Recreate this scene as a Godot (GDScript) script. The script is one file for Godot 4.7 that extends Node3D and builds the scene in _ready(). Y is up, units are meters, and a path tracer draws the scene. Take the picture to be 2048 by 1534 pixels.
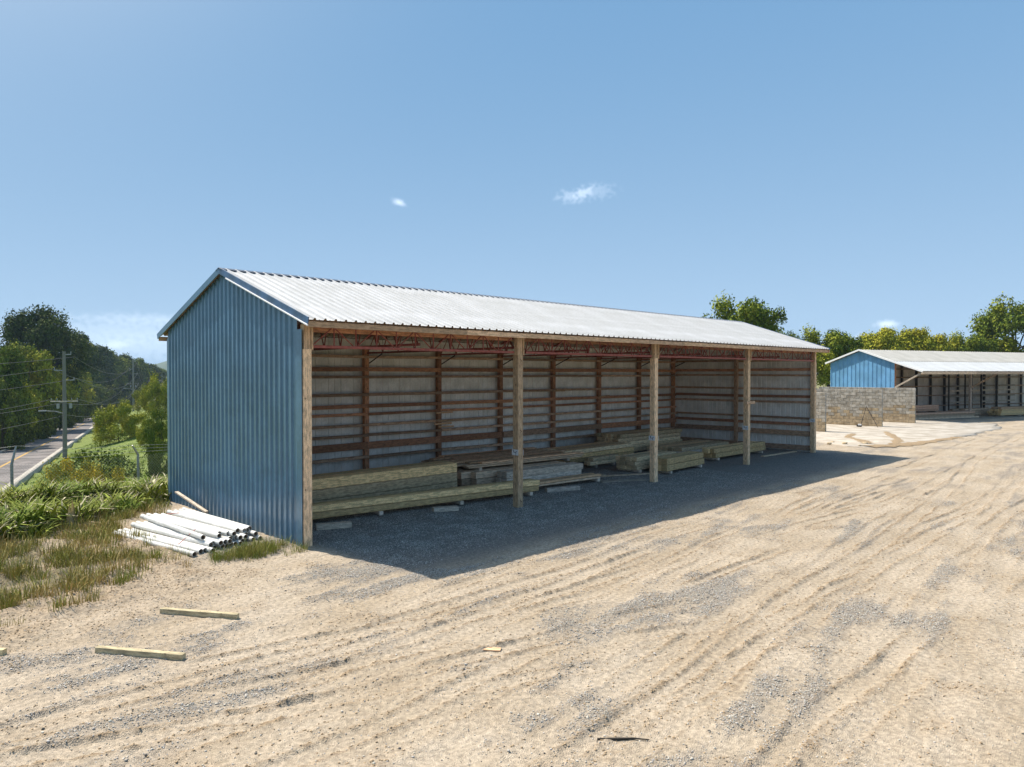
extends Node3D

var rng := RandomNumberGenerator.new()
var M := {}
var names := {}
var cache := {}
var na := FastNoiseLite.new()
var nb := FastNoiseLite.new()
var road_pts := PackedVector3Array()
var xs := PackedFloat32Array()
var zs := PackedFloat32Array()
var gh := PackedFloat32Array()
var gm := PackedFloat32Array()
var soil := PackedFloat32Array()

# ------------------------------------------------------------------ set-up
func _ready() -> void:
	rng.seed = 7
	na.seed = 3; na.noise_type = FastNoiseLite.TYPE_SIMPLEX_SMOOTH; na.frequency = 1.0; na.fractal_octaves = 3
	nb.seed = 11; nb.noise_type = FastNoiseLite.TYPE_SIMPLEX_SMOOTH; nb.frequency = 1.0; nb.fractal_type = FastNoiseLite.FRACTAL_NONE
	var cam := Camera3D.new()
	cam.name = "camera"
	cam.fov = 56.4
	cam.near = 0.1
	cam.far = 6000.0
	cam.position = Vector3(-6.935, 3.46, 12.987)
	cam.rotation = Vector3(-0.0145, -0.775, 0.0)
	add_child(cam)
	var env := Environment.new()
	env.background_mode = Environment.BG_SKY
	env.tonemap_mode = Environment.TONE_MAPPER_LINEAR
	env.tonemap_exposure = 1.5
	env.sdfgi_enabled = true
	env.ssao_enabled = true
	env.ssil_enabled = true
	env.fog_enabled = true
	env.fog_density = 0.00017
	env.fog_light_color = Color(0.72, 0.82, 0.93)
	var sm := ProceduralSkyMaterial.new()
	sm.sky_top_color = Color(0.365, 0.53, 0.685)
	sm.sky_horizon_color = Color(0.63, 0.73, 0.82)
	sm.sky_curve = 0.17
	sm.ground_bottom_color = Color(0.45, 0.42, 0.36)
	sm.ground_horizon_color = Color(0.62, 0.68, 0.72)
	sm.sun_angle_max = 100.0
	sm.sun_curve = 0.2
	sm.sky_cover = cloud_cover()
	sm.sky_cover_modulate = Color(1, 1, 1, 1)
	var sky := Sky.new()
	sky.sky_material = sm
	env.sky = sky
	var we := WorldEnvironment.new()
	we.name = "environment"
	we.environment = env
	add_child(we)
	var sun := DirectionalLight3D.new()
	sun.name = "sun"
	sun.light_energy = 1.55
	sun.light_color = Color(1.0, 0.965, 0.91)
	sun.light_angular_distance = 0.5
	sun.shadow_enabled = true
	var az := deg_to_rad(12.0)
	var el := deg_to_rad(54.8)
	var dir := Vector3(sin(az) * cos(el), -sin(el), cos(az) * cos(el))
	sun.basis = Basis.looking_at(dir, Vector3.UP)
	add_child(sun)

	materials()
	make_road_line()
	build_yard()
	build_terrain()
	build_road()
	build_shed()
	build_slab_and_walls()
	build_second_shed()
	build_trees()
	build_poles()
	build_fence()
	build_lumber()
	build_pipes()
	build_signs()
	build_small()
	build_gravel()
	build_grass()

func cloud_cover() -> ImageTexture:
	var W := 4096
	var H := 2048
	var im := Image.create(W, H, false, Image.FORMAT_RGBA8)
	im.fill(Color(1, 1, 1, 0))
	var n := FastNoiseLite.new()
	n.seed = 5
	n.frequency = 0.05
	n.fractal_octaves = 5
	# azimuth, elevation, half width, half height (degrees), tilt, strength, edge noise
	var list := [
		[49.1, 13.75, 1.3, 0.5, -0.1, 0.22, 0.9], [50.1, 14.1, 0.9, 0.45, 0.5, 0.3, 0.9], [51.2, 14.15, 1.5, 0.65, 0.1, 0.13, 0.9],
		[35.45, 13.25, 0.62, 0.3, -0.5, 0.42, 0.4],
		[72.0, 3.45, 0.85, 0.33, 0.05, 0.42, 0.4], [70.45, 2.5, 0.75, 0.4, 0.0, 0.3, 0.5],
		[16.5, 2.4, 8.5, 1.8, 0.0, 0.2, 0.5], [18.0, 3.8, 6.0, 0.5, 0.0, 0.12, 0.5], [6.5, 2.4, 6.0, 1.0, 0.0, 0.16, 0.5], [15.4, 1.95, 1.2, 0.35, 0.25, 0.22, 0.5]]
	for c in list:
		var cx: float = fposmod(c[0] / 360.0, 1.0) * W
		var cy: float = (90.0 - c[1]) / 180.0 * H
		var rx: float = c[2] / 360.0 * W
		var ry: float = c[3] / 180.0 * H
		for j in range(int(-ry * 2.2), int(ry * 2.2) + 1):
			for i in range(int(-rx * 2.0), int(rx * 2.0) + 1):
				var u: float = i / rx
				var v: float = (j + c[4] * i * ry / rx) / ry
				var k: float = n.get_noise_2d(i * 3.0 + c[0] * 91, j * 4.5)
				var q: float = sqrt(u * u + v * v) + k * c[6] * 1.3
				var a: float = smoothstep(1.15, 0.15, q) * c[5] * (0.75 + 0.6 * k)
				if a > 0.003:
					var px := posmod(int(cx) + i, W)
					var py := clampi(int(cy) + j, 0, H - 1)
					var o := im.get_pixel(px, py)
					im.set_pixel(px, py, Color(1, 0.985, 0.97, minf(0.8, o.a + a * (1.0 - o.a))))
	return ImageTexture.create_from_image(im)

# ------------------------------------------------------------------ naming
func numbered(n: String) -> String:
	var k: int = names.get(n, 0)
	names[n] = k + 1
	return n if k == 0 else "%s_%03d" % [n, k]

func put(o: Node3D, called: String, parent: Node) -> void:
	if parent == self:
		o.name = numbered(called)
	else:
		var m: Dictionary = parent.get_meta("used") if parent.has_meta("used") else {}
		var k: int = m.get(called, 0)
		m[called] = k + 1
		parent.set_meta("used", m)
		o.name = called if k == 0 else "%s_%03d" % [called, k]
	parent.add_child(o)

func tag(o: Node3D, label: String, category: String, group := "") -> void:
	o.set_meta("label", label)
	o.set_meta("category", category)
	if group != "":
		o.set_meta("group", group)

func thing(called: String, label: String, category: String, at := Vector3.ZERO, turn := 0.0, group := "") -> Node3D:
	var o := Node3D.new()
	put(o, called, self)
	o.position = at
	o.rotation.y = turn
	tag(o, label, category, group)
	return o

func mesh_node(called: String, mesh: Mesh, mat: Material, parent: Node, at := Transform3D()) -> MeshInstance3D:
	var o := MeshInstance3D.new()
	o.mesh = mesh
	if mat:
		o.material_override = mat
	put(o, called, parent)
	o.transform = at
	return o

func structure(o: Node3D) -> void:
	o.set_meta("kind", "structure")

# ------------------------------------------------------------------ textures and materials
func lin(r: float, g: float, b: float) -> Color:
	return Color(r, g, b).linear_to_srgb()

func noise_img(sd: int, freq: float, oct: int, size := 512, kind := FastNoiseLite.TYPE_SIMPLEX_SMOOTH) -> Image:
	var n := FastNoiseLite.new()
	n.seed = sd
	n.noise_type = kind
	n.frequency = freq
	n.fractal_octaves = oct
	return n.get_seamless_image(size, size)

func ramp(im: Image, c0: Color, c1: Color, lo := 0.0, hi := 1.0) -> Image:
	var o := Image.create(im.get_width(), im.get_height(), false, Image.FORMAT_RGB8)
	for y in im.get_height():
		for x in im.get_width():
			o.set_pixel(x, y, c0.lerp(c1, clampf((im.get_pixel(x, y).r - lo) / (hi - lo), 0, 1)))
	return o

func tex(im: Image) -> ImageTexture:
	return ImageTexture.create_from_image(im)

func mix_img(a: Image, b: Image, k: float) -> Image:
	var o := Image.create(a.get_width(), a.get_height(), false, Image.FORMAT_RGB8)
	for y in a.get_height():
		for x in a.get_width():
			var v := a.get_pixel(x, y).r * (1.0 - k) + b.get_pixel(x, y).r * k
			o.set_pixel(x, y, Color(v, v, v))
	return o

func flat(col: Color, rough := 0.8, metal := 0.0) -> StandardMaterial3D:
	var m := StandardMaterial3D.new()
	m.albedo_color = col
	m.roughness = rough
	m.metallic = metal
	return m

func textured(col: Color, t: Texture2D, rough: float, scale: Vector3, tri := true, bump: Texture2D = null, bump_cm := 0.5) -> StandardMaterial3D:
	var m := flat(col, rough)
	m.albedo_texture = t
	m.uv1_triplanar = tri
	m.uv1_scale = scale
	if bump:
		m.heightmap_enabled = true
		m.heightmap_texture = bump
		m.heightmap_scale = bump_cm
	return m

func wood_images() -> Array:
	# long streaks of grain, knots and a few checks
	var W := 1024
	var H := 256
	var g1 := noise_img(21, 0.035, 3, 256)
	g1.resize(W, H, Image.INTERPOLATE_BILINEAR)
	var fine := FastNoiseLite.new()
	fine.seed = 9
	fine.frequency = 1.0
	fine.fractal_octaves = 2
	var r := RandomNumberGenerator.new()
	r.seed = 4
	var knots := []
	for i in 4:
		knots.append(Vector3(r.randf() * W, r.randf() * H, r.randf_range(3, 6)))
	var col := Image.create(W, H, false, Image.FORMAT_RGB8)
	var hgt := Image.create(W, H, false, Image.FORMAT_RGB8)
	for y in H:
		for x in W:
			var warp := 0.0
			var dark := 0.0
			for k in knots:
				var dx: float = absf(x - k.x) / 2.6
				var dy: float = absf(y - k.y)
				var d: float = sqrt(dx * dx + dy * dy) / k.z
				if d < 4.0:
					warp += exp(-d * d * 0.4) * 10.0 * signf(y - k.y)
					dark = maxf(dark, smoothstep(1.1, 0.5, d))
			var s := fine.get_noise_2d(x * 0.006, (y + warp) * 0.085)
			var s2 := fine.get_noise_2d(x * 0.02 + 70, (y + warp) * 0.45)
			var v := 0.92 + s * 0.2 + s2 * 0.1 + (g1.get_pixel(x, y).r - 0.5) * 0.2
			v *= 1.0 - 0.45 * dark
			var crack: float = 1.0 if s2 > 0.52 else 0.0
			v *= 1.0 - 0.35 * crack
			col.set_pixel(x, y, Color(v, v * (0.985 - 0.07 * dark), v * (0.96 - 0.12 * dark)))
			var h := clampf(0.6 + s2 * 0.3 + s * 0.2 - crack * 0.4, 0, 1)
			hgt.set_pixel(x, y, Color(h, h, h))
	return [tex(col), tex(hgt)]

func wood(called: String, c: Color, t: Array, rough := 0.82) -> void:
	for i in 4:
		var k := 1.0 + (i - 1.5) * 0.2
		var m := textured(Color(c.r * k, c.g * k, c.b * (k + (i % 2) * 0.04)).linear_to_srgb(), t[0], rough, Vector3(0.55, 1.0, 1), false, t[1], 0.25)
		m.uv1_offset = Vector3(0.37 * i, 0.29 * i, 0)
		M[called + str(i)] = m

func pick(called: String) -> Material:
	return M[called + str(rng.randi() % 4)]

func materials() -> void:
	var w := wood_images()
	wood("post", Color(0.8, 0.56, 0.345), w)
	wood("girt", Color(0.55, 0.275, 0.15), w)
	wood("girt_grey", Color(0.53, 0.35, 0.23), w)
	wood("fascia", Color(0.76, 0.5, 0.3), w)
	wood("treated", Color(0.82, 0.59, 0.29), w)
	wood("treated_green", Color(0.76, 0.6, 0.37), w)
	wood("old", Color(0.66, 0.5, 0.345), w)
	wood("grey_wood", Color(0.62, 0.535, 0.44), w)
	wood("pink_wood", Color(0.7, 0.45, 0.31), w)
	wood("stake", Color(0.62, 0.53, 0.32), w)
	wood("end", Color(0.09, 0.075, 0.055), w)
	wood("pole", Color(0.19, 0.19, 0.17), w)
	var dirt := tex(ramp(mix_img(noise_img(31, 0.01, 5), noise_img(32, 0.08, 3), 0.35), Color(0.80, 0.79, 0.76), Color(1, 1, 1), 0.25, 0.75))
	var soft := tex(ramp(mix_img(noise_img(33, 0.006, 4), noise_img(34, 0.05, 3), 0.3), Color(0.90, 0.90, 0.89), Color(1, 1, 1), 0.3, 0.7))
	var fine := noise_img(41, 0.11, 4, 1024)
	var fine_t := tex(fine)
	M.roof = textured(lin(0.585, 0.585, 0.59), soft, 0.62, Vector3(0.35, 0.35, 0.35))
	M.roof.metallic_specular = 0.3
	M.roof_under = textured(lin(0.42, 0.34, 0.28), dirt, 0.7, Vector3(0.4, 0.4, 0.4))
	M.roof2 = textured(lin(0.40, 0.39, 0.36), soft, 0.55, Vector3(0.25, 0.25, 0.25))
	M.roof_new = textured(lin(0.50, 0.52, 0.54), soft, 0.6, Vector3(0.3, 0.3, 0.3))
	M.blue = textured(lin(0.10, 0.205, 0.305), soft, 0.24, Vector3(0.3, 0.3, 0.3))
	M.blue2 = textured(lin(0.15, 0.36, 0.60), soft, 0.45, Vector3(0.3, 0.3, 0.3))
	M.liner = textured(lin(0.88, 0.85, 0.79), soft, 0.55, Vector3(0.4, 0.4, 0.4))
	M.liner2 = textured(lin(0.78, 0.70, 0.63), soft, 0.6, Vector3(0.4, 0.4, 0.4))
	M.trim_white = flat(lin(0.75, 0.75, 0.76), 0.45)
	M.trim_blue = textured(lin(0.07, 0.15, 0.29), dirt, 0.4, Vector3(0.5, 0.5, 0.5))
	M.ridge_cap = flat(lin(0.10, 0.12, 0.16), 0.4, 0.3)
	M.red = textured(lin(0.38, 0.10, 0.075), dirt, 0.6, Vector3(2, 2, 2))
	M.dark_steel = flat(lin(0.05, 0.045, 0.045), 0.55, 0.4)
	M.galv = textured(lin(0.42, 0.44, 0.46), dirt, 0.45, Vector3(2, 2, 2))
	M.galv.metallic = 0.5
	M.pvc = textured(lin(0.74, 0.73, 0.70), soft, 0.38, Vector3(0.8, 0.8, 0.8))
	M.pvc_in = flat(lin(0.36, 0.27, 0.19), 0.7)
	M.strap = flat(lin(0.45, 0.07, 0.05), 0.5)
	M.paper = flat(lin(0.68, 0.69, 0.70), 0.8)
	M.ink = flat(lin(0.05, 0.05, 0.06), 0.8)
	M.black = flat(lin(0.02, 0.02, 0.02), 0.5)
	M.wire = flat(lin(0.10, 0.10, 0.10), 0.6)
	# sandy ground: fine grain with pale and dark specks; broad tone comes with the vertex colours
	var sand := Image.create(1024, 1024, false, Image.FORMAT_RGB8)
	var mid := noise_img(43, 0.02, 4, 1024)
	var r := RandomNumberGenerator.new()
	r.seed = 12
	for y in 1024:
		for x in 1024:
			var v := 0.84 + (fine.get_pixel(x, y).r - 0.5) * 0.34 + (mid.get_pixel(x, y).r - 0.5) * 0.26 + r.randf_range(-0.05, 0.05)
			sand.set_pixel(x, y, Color(v, v * 0.99, v * 0.97))
	for i in 5200:
		var v: float = r.randf_range(0.4, 0.66) if r.randf() < 0.7 else 1.0
		sand.fill_rect(Rect2i(r.randi() % 1020, r.randi() % 1020, 1 + r.randi() % 4, 1 + r.randi() % 3), Color(v, v, v * 0.97))
	var hm := mix_img(fine, mid, 0.4)
	M.sand = flat(Color(1, 1, 1), 0.95)
	M.sand.vertex_color_use_as_albedo = true
	M.sand.albedo_texture = tex(sand)
	M.sand.heightmap_enabled = true
	M.sand.heightmap_texture = tex(hm)
	M.sand.heightmap_scale = 2.2
	M.sand.uv1_scale = Vector3(0.55, 0.55, 1)
	M.land = flat(Color(1, 1, 1), 0.95)
	M.land.vertex_color_use_as_albedo = true
	M.land.albedo_texture = tex(ramp(noise_img(51, 0.06, 5), Color(0.55, 0.58, 0.5), Color(1, 1, 0.95), 0.25, 0.75))
	M.land.uv1_scale = Vector3(0.2, 0.2, 1)
	var con := tex(ramp(mix_img(noise_img(61, 0.012, 5), noise_img(62, 0.12, 3), 0.3), Color(0.84, 0.82, 0.79), Color(1, 1, 1), 0.3, 0.65))
	M.concrete = textured(lin(0.47, 0.425, 0.365), con, 0.85, Vector3(0.12, 0.12, 0.12))
	M.concrete.uv1_world_triplanar = true
	for i in 4:
		var g: float = [0.41, 0.46, 0.375, 0.50][i]
		M["block" + str(i)] = textured(lin(g * 1.04, g * 0.95, g * 0.80), con, 0.95, Vector3(0.45, 0.45, 0.45))
		M["block" + str(i)].uv1_world_triplanar = true
	# earth thrown up on the foot of the block walls
	for i in 4:
		var g: float = [0.37, 0.41, 0.335, 0.45][i]
		M["muddy" + str(i)] = textured(lin(g * 1.15, g * 0.90, g * 0.58), con, 0.95, Vector3(0.45, 0.45, 0.45))
		M["muddy" + str(i)].uv1_world_triplanar = true
	M.mortar = textured(lin(0.33, 0.30, 0.25), con, 0.95, Vector3(0.5, 0.5, 0.5))
	M.asphalt = textured(lin(0.20, 0.175, 0.165), tex(ramp(mix_img(noise_img(71, 0.008, 4), noise_img(72, 0.1, 3), 0.3), Color(0.7, 0.7, 0.7), Color(1, 1, 1), 0.3, 0.7)), 0.9, Vector3(0.06, 0.06, 0.06))
	M.yellow = textured(lin(0.50, 0.30, 0.06), dirt, 0.8, Vector3(0.5, 0.5, 0.5))
	M.kerb = textured(lin(0.50, 0.46, 0.41), dirt, 0.85, Vector3(0.3, 0.3, 0.3))
	M.bark = textured(lin(0.11, 0.085, 0.06), dirt, 0.95, Vector3(1.5, 1.5, 1.5))
	M.leaf = flat(Color(1, 1, 1), 0.6)
	M.leaf.roughness = 0.8
	M.leaf.metallic_specular = 0.2
	M.leaf.vertex_color_use_as_albedo = true
	M.leaf.backlight = Color(0.9, 0.95, 0.4)
	M.leaf.cull_mode = BaseMaterial3D.CULL_DISABLED
	M.blade = flat(Color(1, 1, 1), 0.75)
	M.blade.metallic_specular = 0.25
	M.blade.vertex_color_use_as_albedo = true
	M.blade.backlight = Color(0.8, 0.85, 0.35)
	M.blade.cull_mode = BaseMaterial3D.CULL_DISABLED
	M.stone = flat(Color(1, 1, 1), 0.9)
	M.stone.vertex_color_use_as_albedo = true
	M.clod = flat(lin(0.42, 0.33, 0.21), 0.95)
	M.hill = flat(lin(0.07, 0.10, 0.05), 0.95)

# ------------------------------------------------------------------ shapes
# a board along x with small chamfers on its long edges; u runs along the grain
func board_mesh(l: float, w: float, h: float, ch := 0.004) -> ArrayMesh:
	var key := "b%.2f_%.3f_%.3f_%.3f" % [l, w, h, ch]
	if cache.has(key):
		return cache[key]
	var st := SurfaceTool.new()
	st.begin(Mesh.PRIMITIVE_TRIANGLES)
	var a := w / 2
	var b := h / 2
	var p := [Vector2(a - ch, b), Vector2(a, b - ch), Vector2(a, -b + ch), Vector2(a - ch, -b), Vector2(-a + ch, -b), Vector2(-a, -b + ch), Vector2(-a, b - ch), Vector2(-a + ch, b)]
	var run := 0.0
	var x := l / 2
	for i in 8:
		var q: Vector2 = p[i]
		var s: Vector2 = p[(i + 1) % 8]
		var d := q.distance_to(s)
		var v := [Vector3(-x, q.y, q.x), Vector3(x, q.y, q.x), Vector3(x, s.y, s.x), Vector3(-x, s.y, s.x)]
		var u := [Vector2(0, run), Vector2(l, run), Vector2(l, run + d), Vector2(0, run + d)]
		st.set_normal(Vector3(0, s.x - q.x, -(s.y - q.y)).normalized() * -1.0)
		var n := Vector3(0, (q.y + s.y), (q.x + s.x)).normalized()
		n = Vector3(0, -(s.x - q.x), (s.y - q.y)).normalized()
		if n.dot(Vector3(0, q.y + s.y, q.x + s.x)) < 0:
			n = -n
		for k in [0, 1, 2, 0, 2, 3]:
			st.set_normal(n)
			st.set_uv(u[k])
			st.add_vertex(v[k])
		run += d
	for e in [-1, 1]:
		for i in range(1, 7):
			for k in ([0, i, i + 1] if e < 0 else [0, i + 1, i]):
				st.set_normal(Vector3(e, 0, 0))
				st.set_uv(Vector2(p[k].x * 0.3, p[k].y * 3.0))
				st.add_vertex(Vector3(e * x, p[k].y, p[k].x))
	var m := st.commit()
	cache[key] = m
	return m

func along(p0: Vector3, p1: Vector3, up := Vector3.UP) -> Transform3D:
	var x := (p1 - p0).normalized()
	if absf(x.dot(up)) > 0.98:
		up = Vector3.FORWARD
	var z := x.cross(up).normalized()
	return Transform3D(Basis(x, z.cross(x), z), (p0 + p1) / 2)

func beam(called: String, p0: Vector3, p1: Vector3, w: float, h: float, mat: Material, parent: Node, up := Vector3.UP, ch := 0.004) -> MeshInstance3D:
	var l := p0.distance_to(p1)
	var q := maxf(0.01, snappedf(l, 0.01))
	var t := along(p0, p1, up)
	t.basis.x *= l / q
	return mesh_node(called, board_mesh(q, w, h, ch), mat, parent, t)

func box_into(st: SurfaceTool, t: Transform3D, s: Vector3) -> void:
	var b := BoxMesh.new()
	b.size = s
	st.append_from(b, 0, t)

func tube_into(st: SurfaceTool, pts: Array, rad: Array, sides := 6) -> void:
	var rings := []
	for i in pts.size():
		var d: Vector3 = (pts[mini(i + 1, pts.size() - 1)] - pts[maxi(i - 1, 0)]).normalized()
		var a := d.cross(Vector3.RIGHT if absf(d.x) < 0.8 else Vector3.UP).normalized()
		var b := d.cross(a)
		var ring := []
		for k in sides:
			var t := TAU * k / sides
			ring.append([pts[i] + (a * cos(t) + b * sin(t)) * rad[i], a * cos(t) + b * sin(t)])
		rings.append(ring)
	for i in pts.size() - 1:
		for k in sides:
			var k2 := (k + 1) % sides
			for q in [rings[i][k], rings[i + 1][k2], rings[i][k2], rings[i][k], rings[i + 1][k], rings[i + 1][k2]]:
				st.set_normal(q[1])
				st.add_vertex(q[0])
	for e in [0, pts.size() - 1]:
		for k in range(1, sides - 1):
			for q in ([rings[e][0], rings[e][k], rings[e][k + 1]] if e == 0 else [rings[e][0], rings[e][k + 1], rings[e][k]]):
				st.set_normal((pts[e] - pts[1 if e == 0 else e - 1]).normalized())
				st.add_vertex(q[0])

func tube(called: String, pts: Array, rad: Array, mat: Material, parent: Node, sides := 6) -> MeshInstance3D:
	var st := SurfaceTool.new()
	st.begin(Mesh.PRIMITIVE_TRIANGLES)
	tube_into(st, pts, rad, sides)
	return mesh_node(called, st.commit(), mat, parent)

# ribbed sheet metal: u0..u1 across the ribs, f0(u) and f1(u) the two ends; n the outward side; a second skin behind
func rib_profile(u0: float, u1: float, pitch: float, hgt: float, wide := false) -> PackedVector2Array:
	var p := PackedVector2Array()
	var k := ceili(u0 / pitch - 0.001)
	p.append(Vector2(u0, 0))
	while k * pitch < u1 - 0.02:
		var c := k * pitch
		for s in [[-0.062, 0.0], [-0.034, hgt], [0.034, hgt], [0.062, 0.0]] if wide else [[-0.034, 0.0], [-0.014, hgt], [0.014, hgt], [0.034, 0.0], [0.085, 0.0], [0.092, hgt * 0.2], [0.106, hgt * 0.2], [0.113, 0.0]]:
			var u: float = c + s[0]
			if u > u0 + 0.001 and u < u1 - 0.001:
				p.append(Vector2(u, s[1]))
		k += 1
	p.append(Vector2(u1, 0))
	return p

func sheet_skin(prof: PackedVector2Array, f0: Callable, f1: Callable, n: Vector3, off: float) -> SurfaceTool:
	var st := SurfaceTool.new()
	st.begin(Mesh.PRIMITIVE_TRIANGLES)
	st.set_smooth_group(-1)
	for i in prof.size() - 1:
		var a: Vector3 = f0.call(prof[i].x) + n * (prof[i].y + off)
		var b: Vector3 = f0.call(prof[i + 1].x) + n * (prof[i + 1].y + off)
		var c: Vector3 = f1.call(prof[i + 1].x) + n * (prof[i + 1].y + off)
		var d: Vector3 = f1.call(prof[i].x) + n * (prof[i].y + off)
		if (b - a).cross(c - a).dot(n) > 0:
			for q in [a, c, b, a, d, c]:
				st.add_vertex(q)
		else:
			for q in [a, b, c, a, c, d]:
				st.add_vertex(q)
	st.generate_normals()
	return st

func sheet(called: String, u0: float, u1: float, pitch: float, hgt: float, f0: Callable, f1: Callable, n: Vector3, outer: Material, inner: Material, parent: Node, wide := false) -> MeshInstance3D:
	var prof := rib_profile(u0, u1, pitch, hgt, wide)
	var m := sheet_skin(prof, f0, f1, n, 0.0).commit()
	sheet_skin(prof, f0, f1, n, -0.004).commit(m)
	m.surface_set_material(0, outer)
	m.surface_set_material(1, inner)
	return mesh_node(called, m, null, parent)

# ------------------------------------------------------------------ ground
func make_road_line() -> void:
	# right edge of the road on its way down the valley; nearer than the bend it turns away from the yard
	var p := Vector3(3.09, -5.47, -51.96)
	var v := Vector3(0.285, -0.0301, -0.958)
	var n := Vector3(-0.9585, 0, -0.285)
	var back := []
	var q := p
	var a := 0.0
	for i in 22:
		a += 0.055
		var d := Vector3(-v.x, 0.012, -v.z).rotated(Vector3.UP, -a)
		q += d * 4.0
		back.push_front(q + n.rotated(Vector3.UP, -a) * 3.1)
	for b in back:
		road_pts.append(b)
	q = p
	a = 0.0
	for i in 75:
		road_pts.append(q + n.rotated(Vector3.UP, a) * 3.1)
		if i > 46:
			a -= 0.02
		q += Vector3(v.x, v.y if i < 50 else -0.012, v.z).rotated(Vector3.UP, a) * 5.0

func land_height(x: float, z: float) -> float:
	if z > -9.0 and x > -9.0:
		return 0.0
	var best := 1e12
	var bi := 0
	for i in range(0, road_pts.size(), 2):
		var dx := road_pts[i].x - x
		var dz := road_pts[i].z - z
		var d := dx * dx + dz * dz
		if d < best:
			best = d
			bi = i
	var p := road_pts[bi]
	var nx := road_pts[mini(bi + 1, road_pts.size() - 1)] - road_pts[maxi(bi - 1, 0)]
	nx.y = 0
	nx = nx.normalized()
	var s := (x - p.x) * -nx.z + (z - p.z) * nx.x     # positive on the yard's side
	var al := (x - p.x) * nx.x + (z - p.z) * nx.z
	var d := sqrt(maxf(best, 0.0))
	if absf(al) < 12.0:
		d = absf(s)
	var hr := p.y
	if d < 4.4:
		hr -= 0.12
	if s > 0.0:
		var h := hr * (1.0 - clampf((d - 4.6) / 24.0, 0, 1))
		# the yard itself stays level
		var yard := smoothstep(-13.5, -9.0, z) * smoothstep(-14, -8, x)
		return lerpf(h, 0.0, yard)
	return hr + clampf((d - 5.5) * 0.12, 0, 4.5)

func axis(parts: Array) -> PackedFloat32Array:
	var o := PackedFloat32Array()
	for p in parts:
		var v: float = p[0]
		while v < p[1] - p[2] * 0.3:
			o.append(v)
			v += p[2]
	o.append(parts[-1][1])
	return o

func grid_mesh(ax: PackedFloat32Array, az: PackedFloat32Array, h: PackedFloat32Array, col: PackedColorArray) -> ArrayMesh:
	var nx := ax.size()
	var nz := az.size()
	var v := PackedVector3Array()
	var n := PackedVector3Array()
	var uv := PackedVector2Array()
	var idx := PackedInt32Array()
	v.resize(nx * nz)
	n.resize(nx * nz)
	uv.resize(nx * nz)
	idx.resize((nx - 1) * (nz - 1) * 6)
	var t := 0
	for j in nz:
		var j0 := maxi(j - 1, 0)
		var j1 := mini(j + 1, nz - 1)
		for i in nx:
			var k := j * nx + i
			v[k] = Vector3(ax[i], h[k], az[j])
			uv[k] = Vector2(ax[i], az[j])
			var i0 := maxi(i - 1, 0)
			var i1 := mini(i + 1, nx - 1)
			n[k] = Vector3(-(h[j * nx + i1] - h[j * nx + i0]) / (ax[i1] - ax[i0]), 1.0, -(h[j1 * nx + i] - h[j0 * nx + i]) / (az[j1] - az[j0])).normalized()
			if i < nx - 1 and j < nz - 1:
				idx[t] = k
				idx[t + 1] = k + 1
				idx[t + 2] = k + nx + 1
				idx[t + 3] = k
				idx[t + 4] = k + nx + 1
				idx[t + 5] = k + nx
				t += 6
	var arr := []
	arr.resize(Mesh.ARRAY_MAX)
	arr[Mesh.ARRAY_VERTEX] = v
	arr[Mesh.ARRAY_NORMAL] = n
	arr[Mesh.ARRAY_TEX_UV] = uv
	arr[Mesh.ARRAY_COLOR] = col
	arr[Mesh.ARRAY_INDEX] = idx
	var m := ArrayMesh.new()
	m.add_surface_from_arrays(Mesh.PRIMITIVE_TRIANGLES, arr)
	return m

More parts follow.
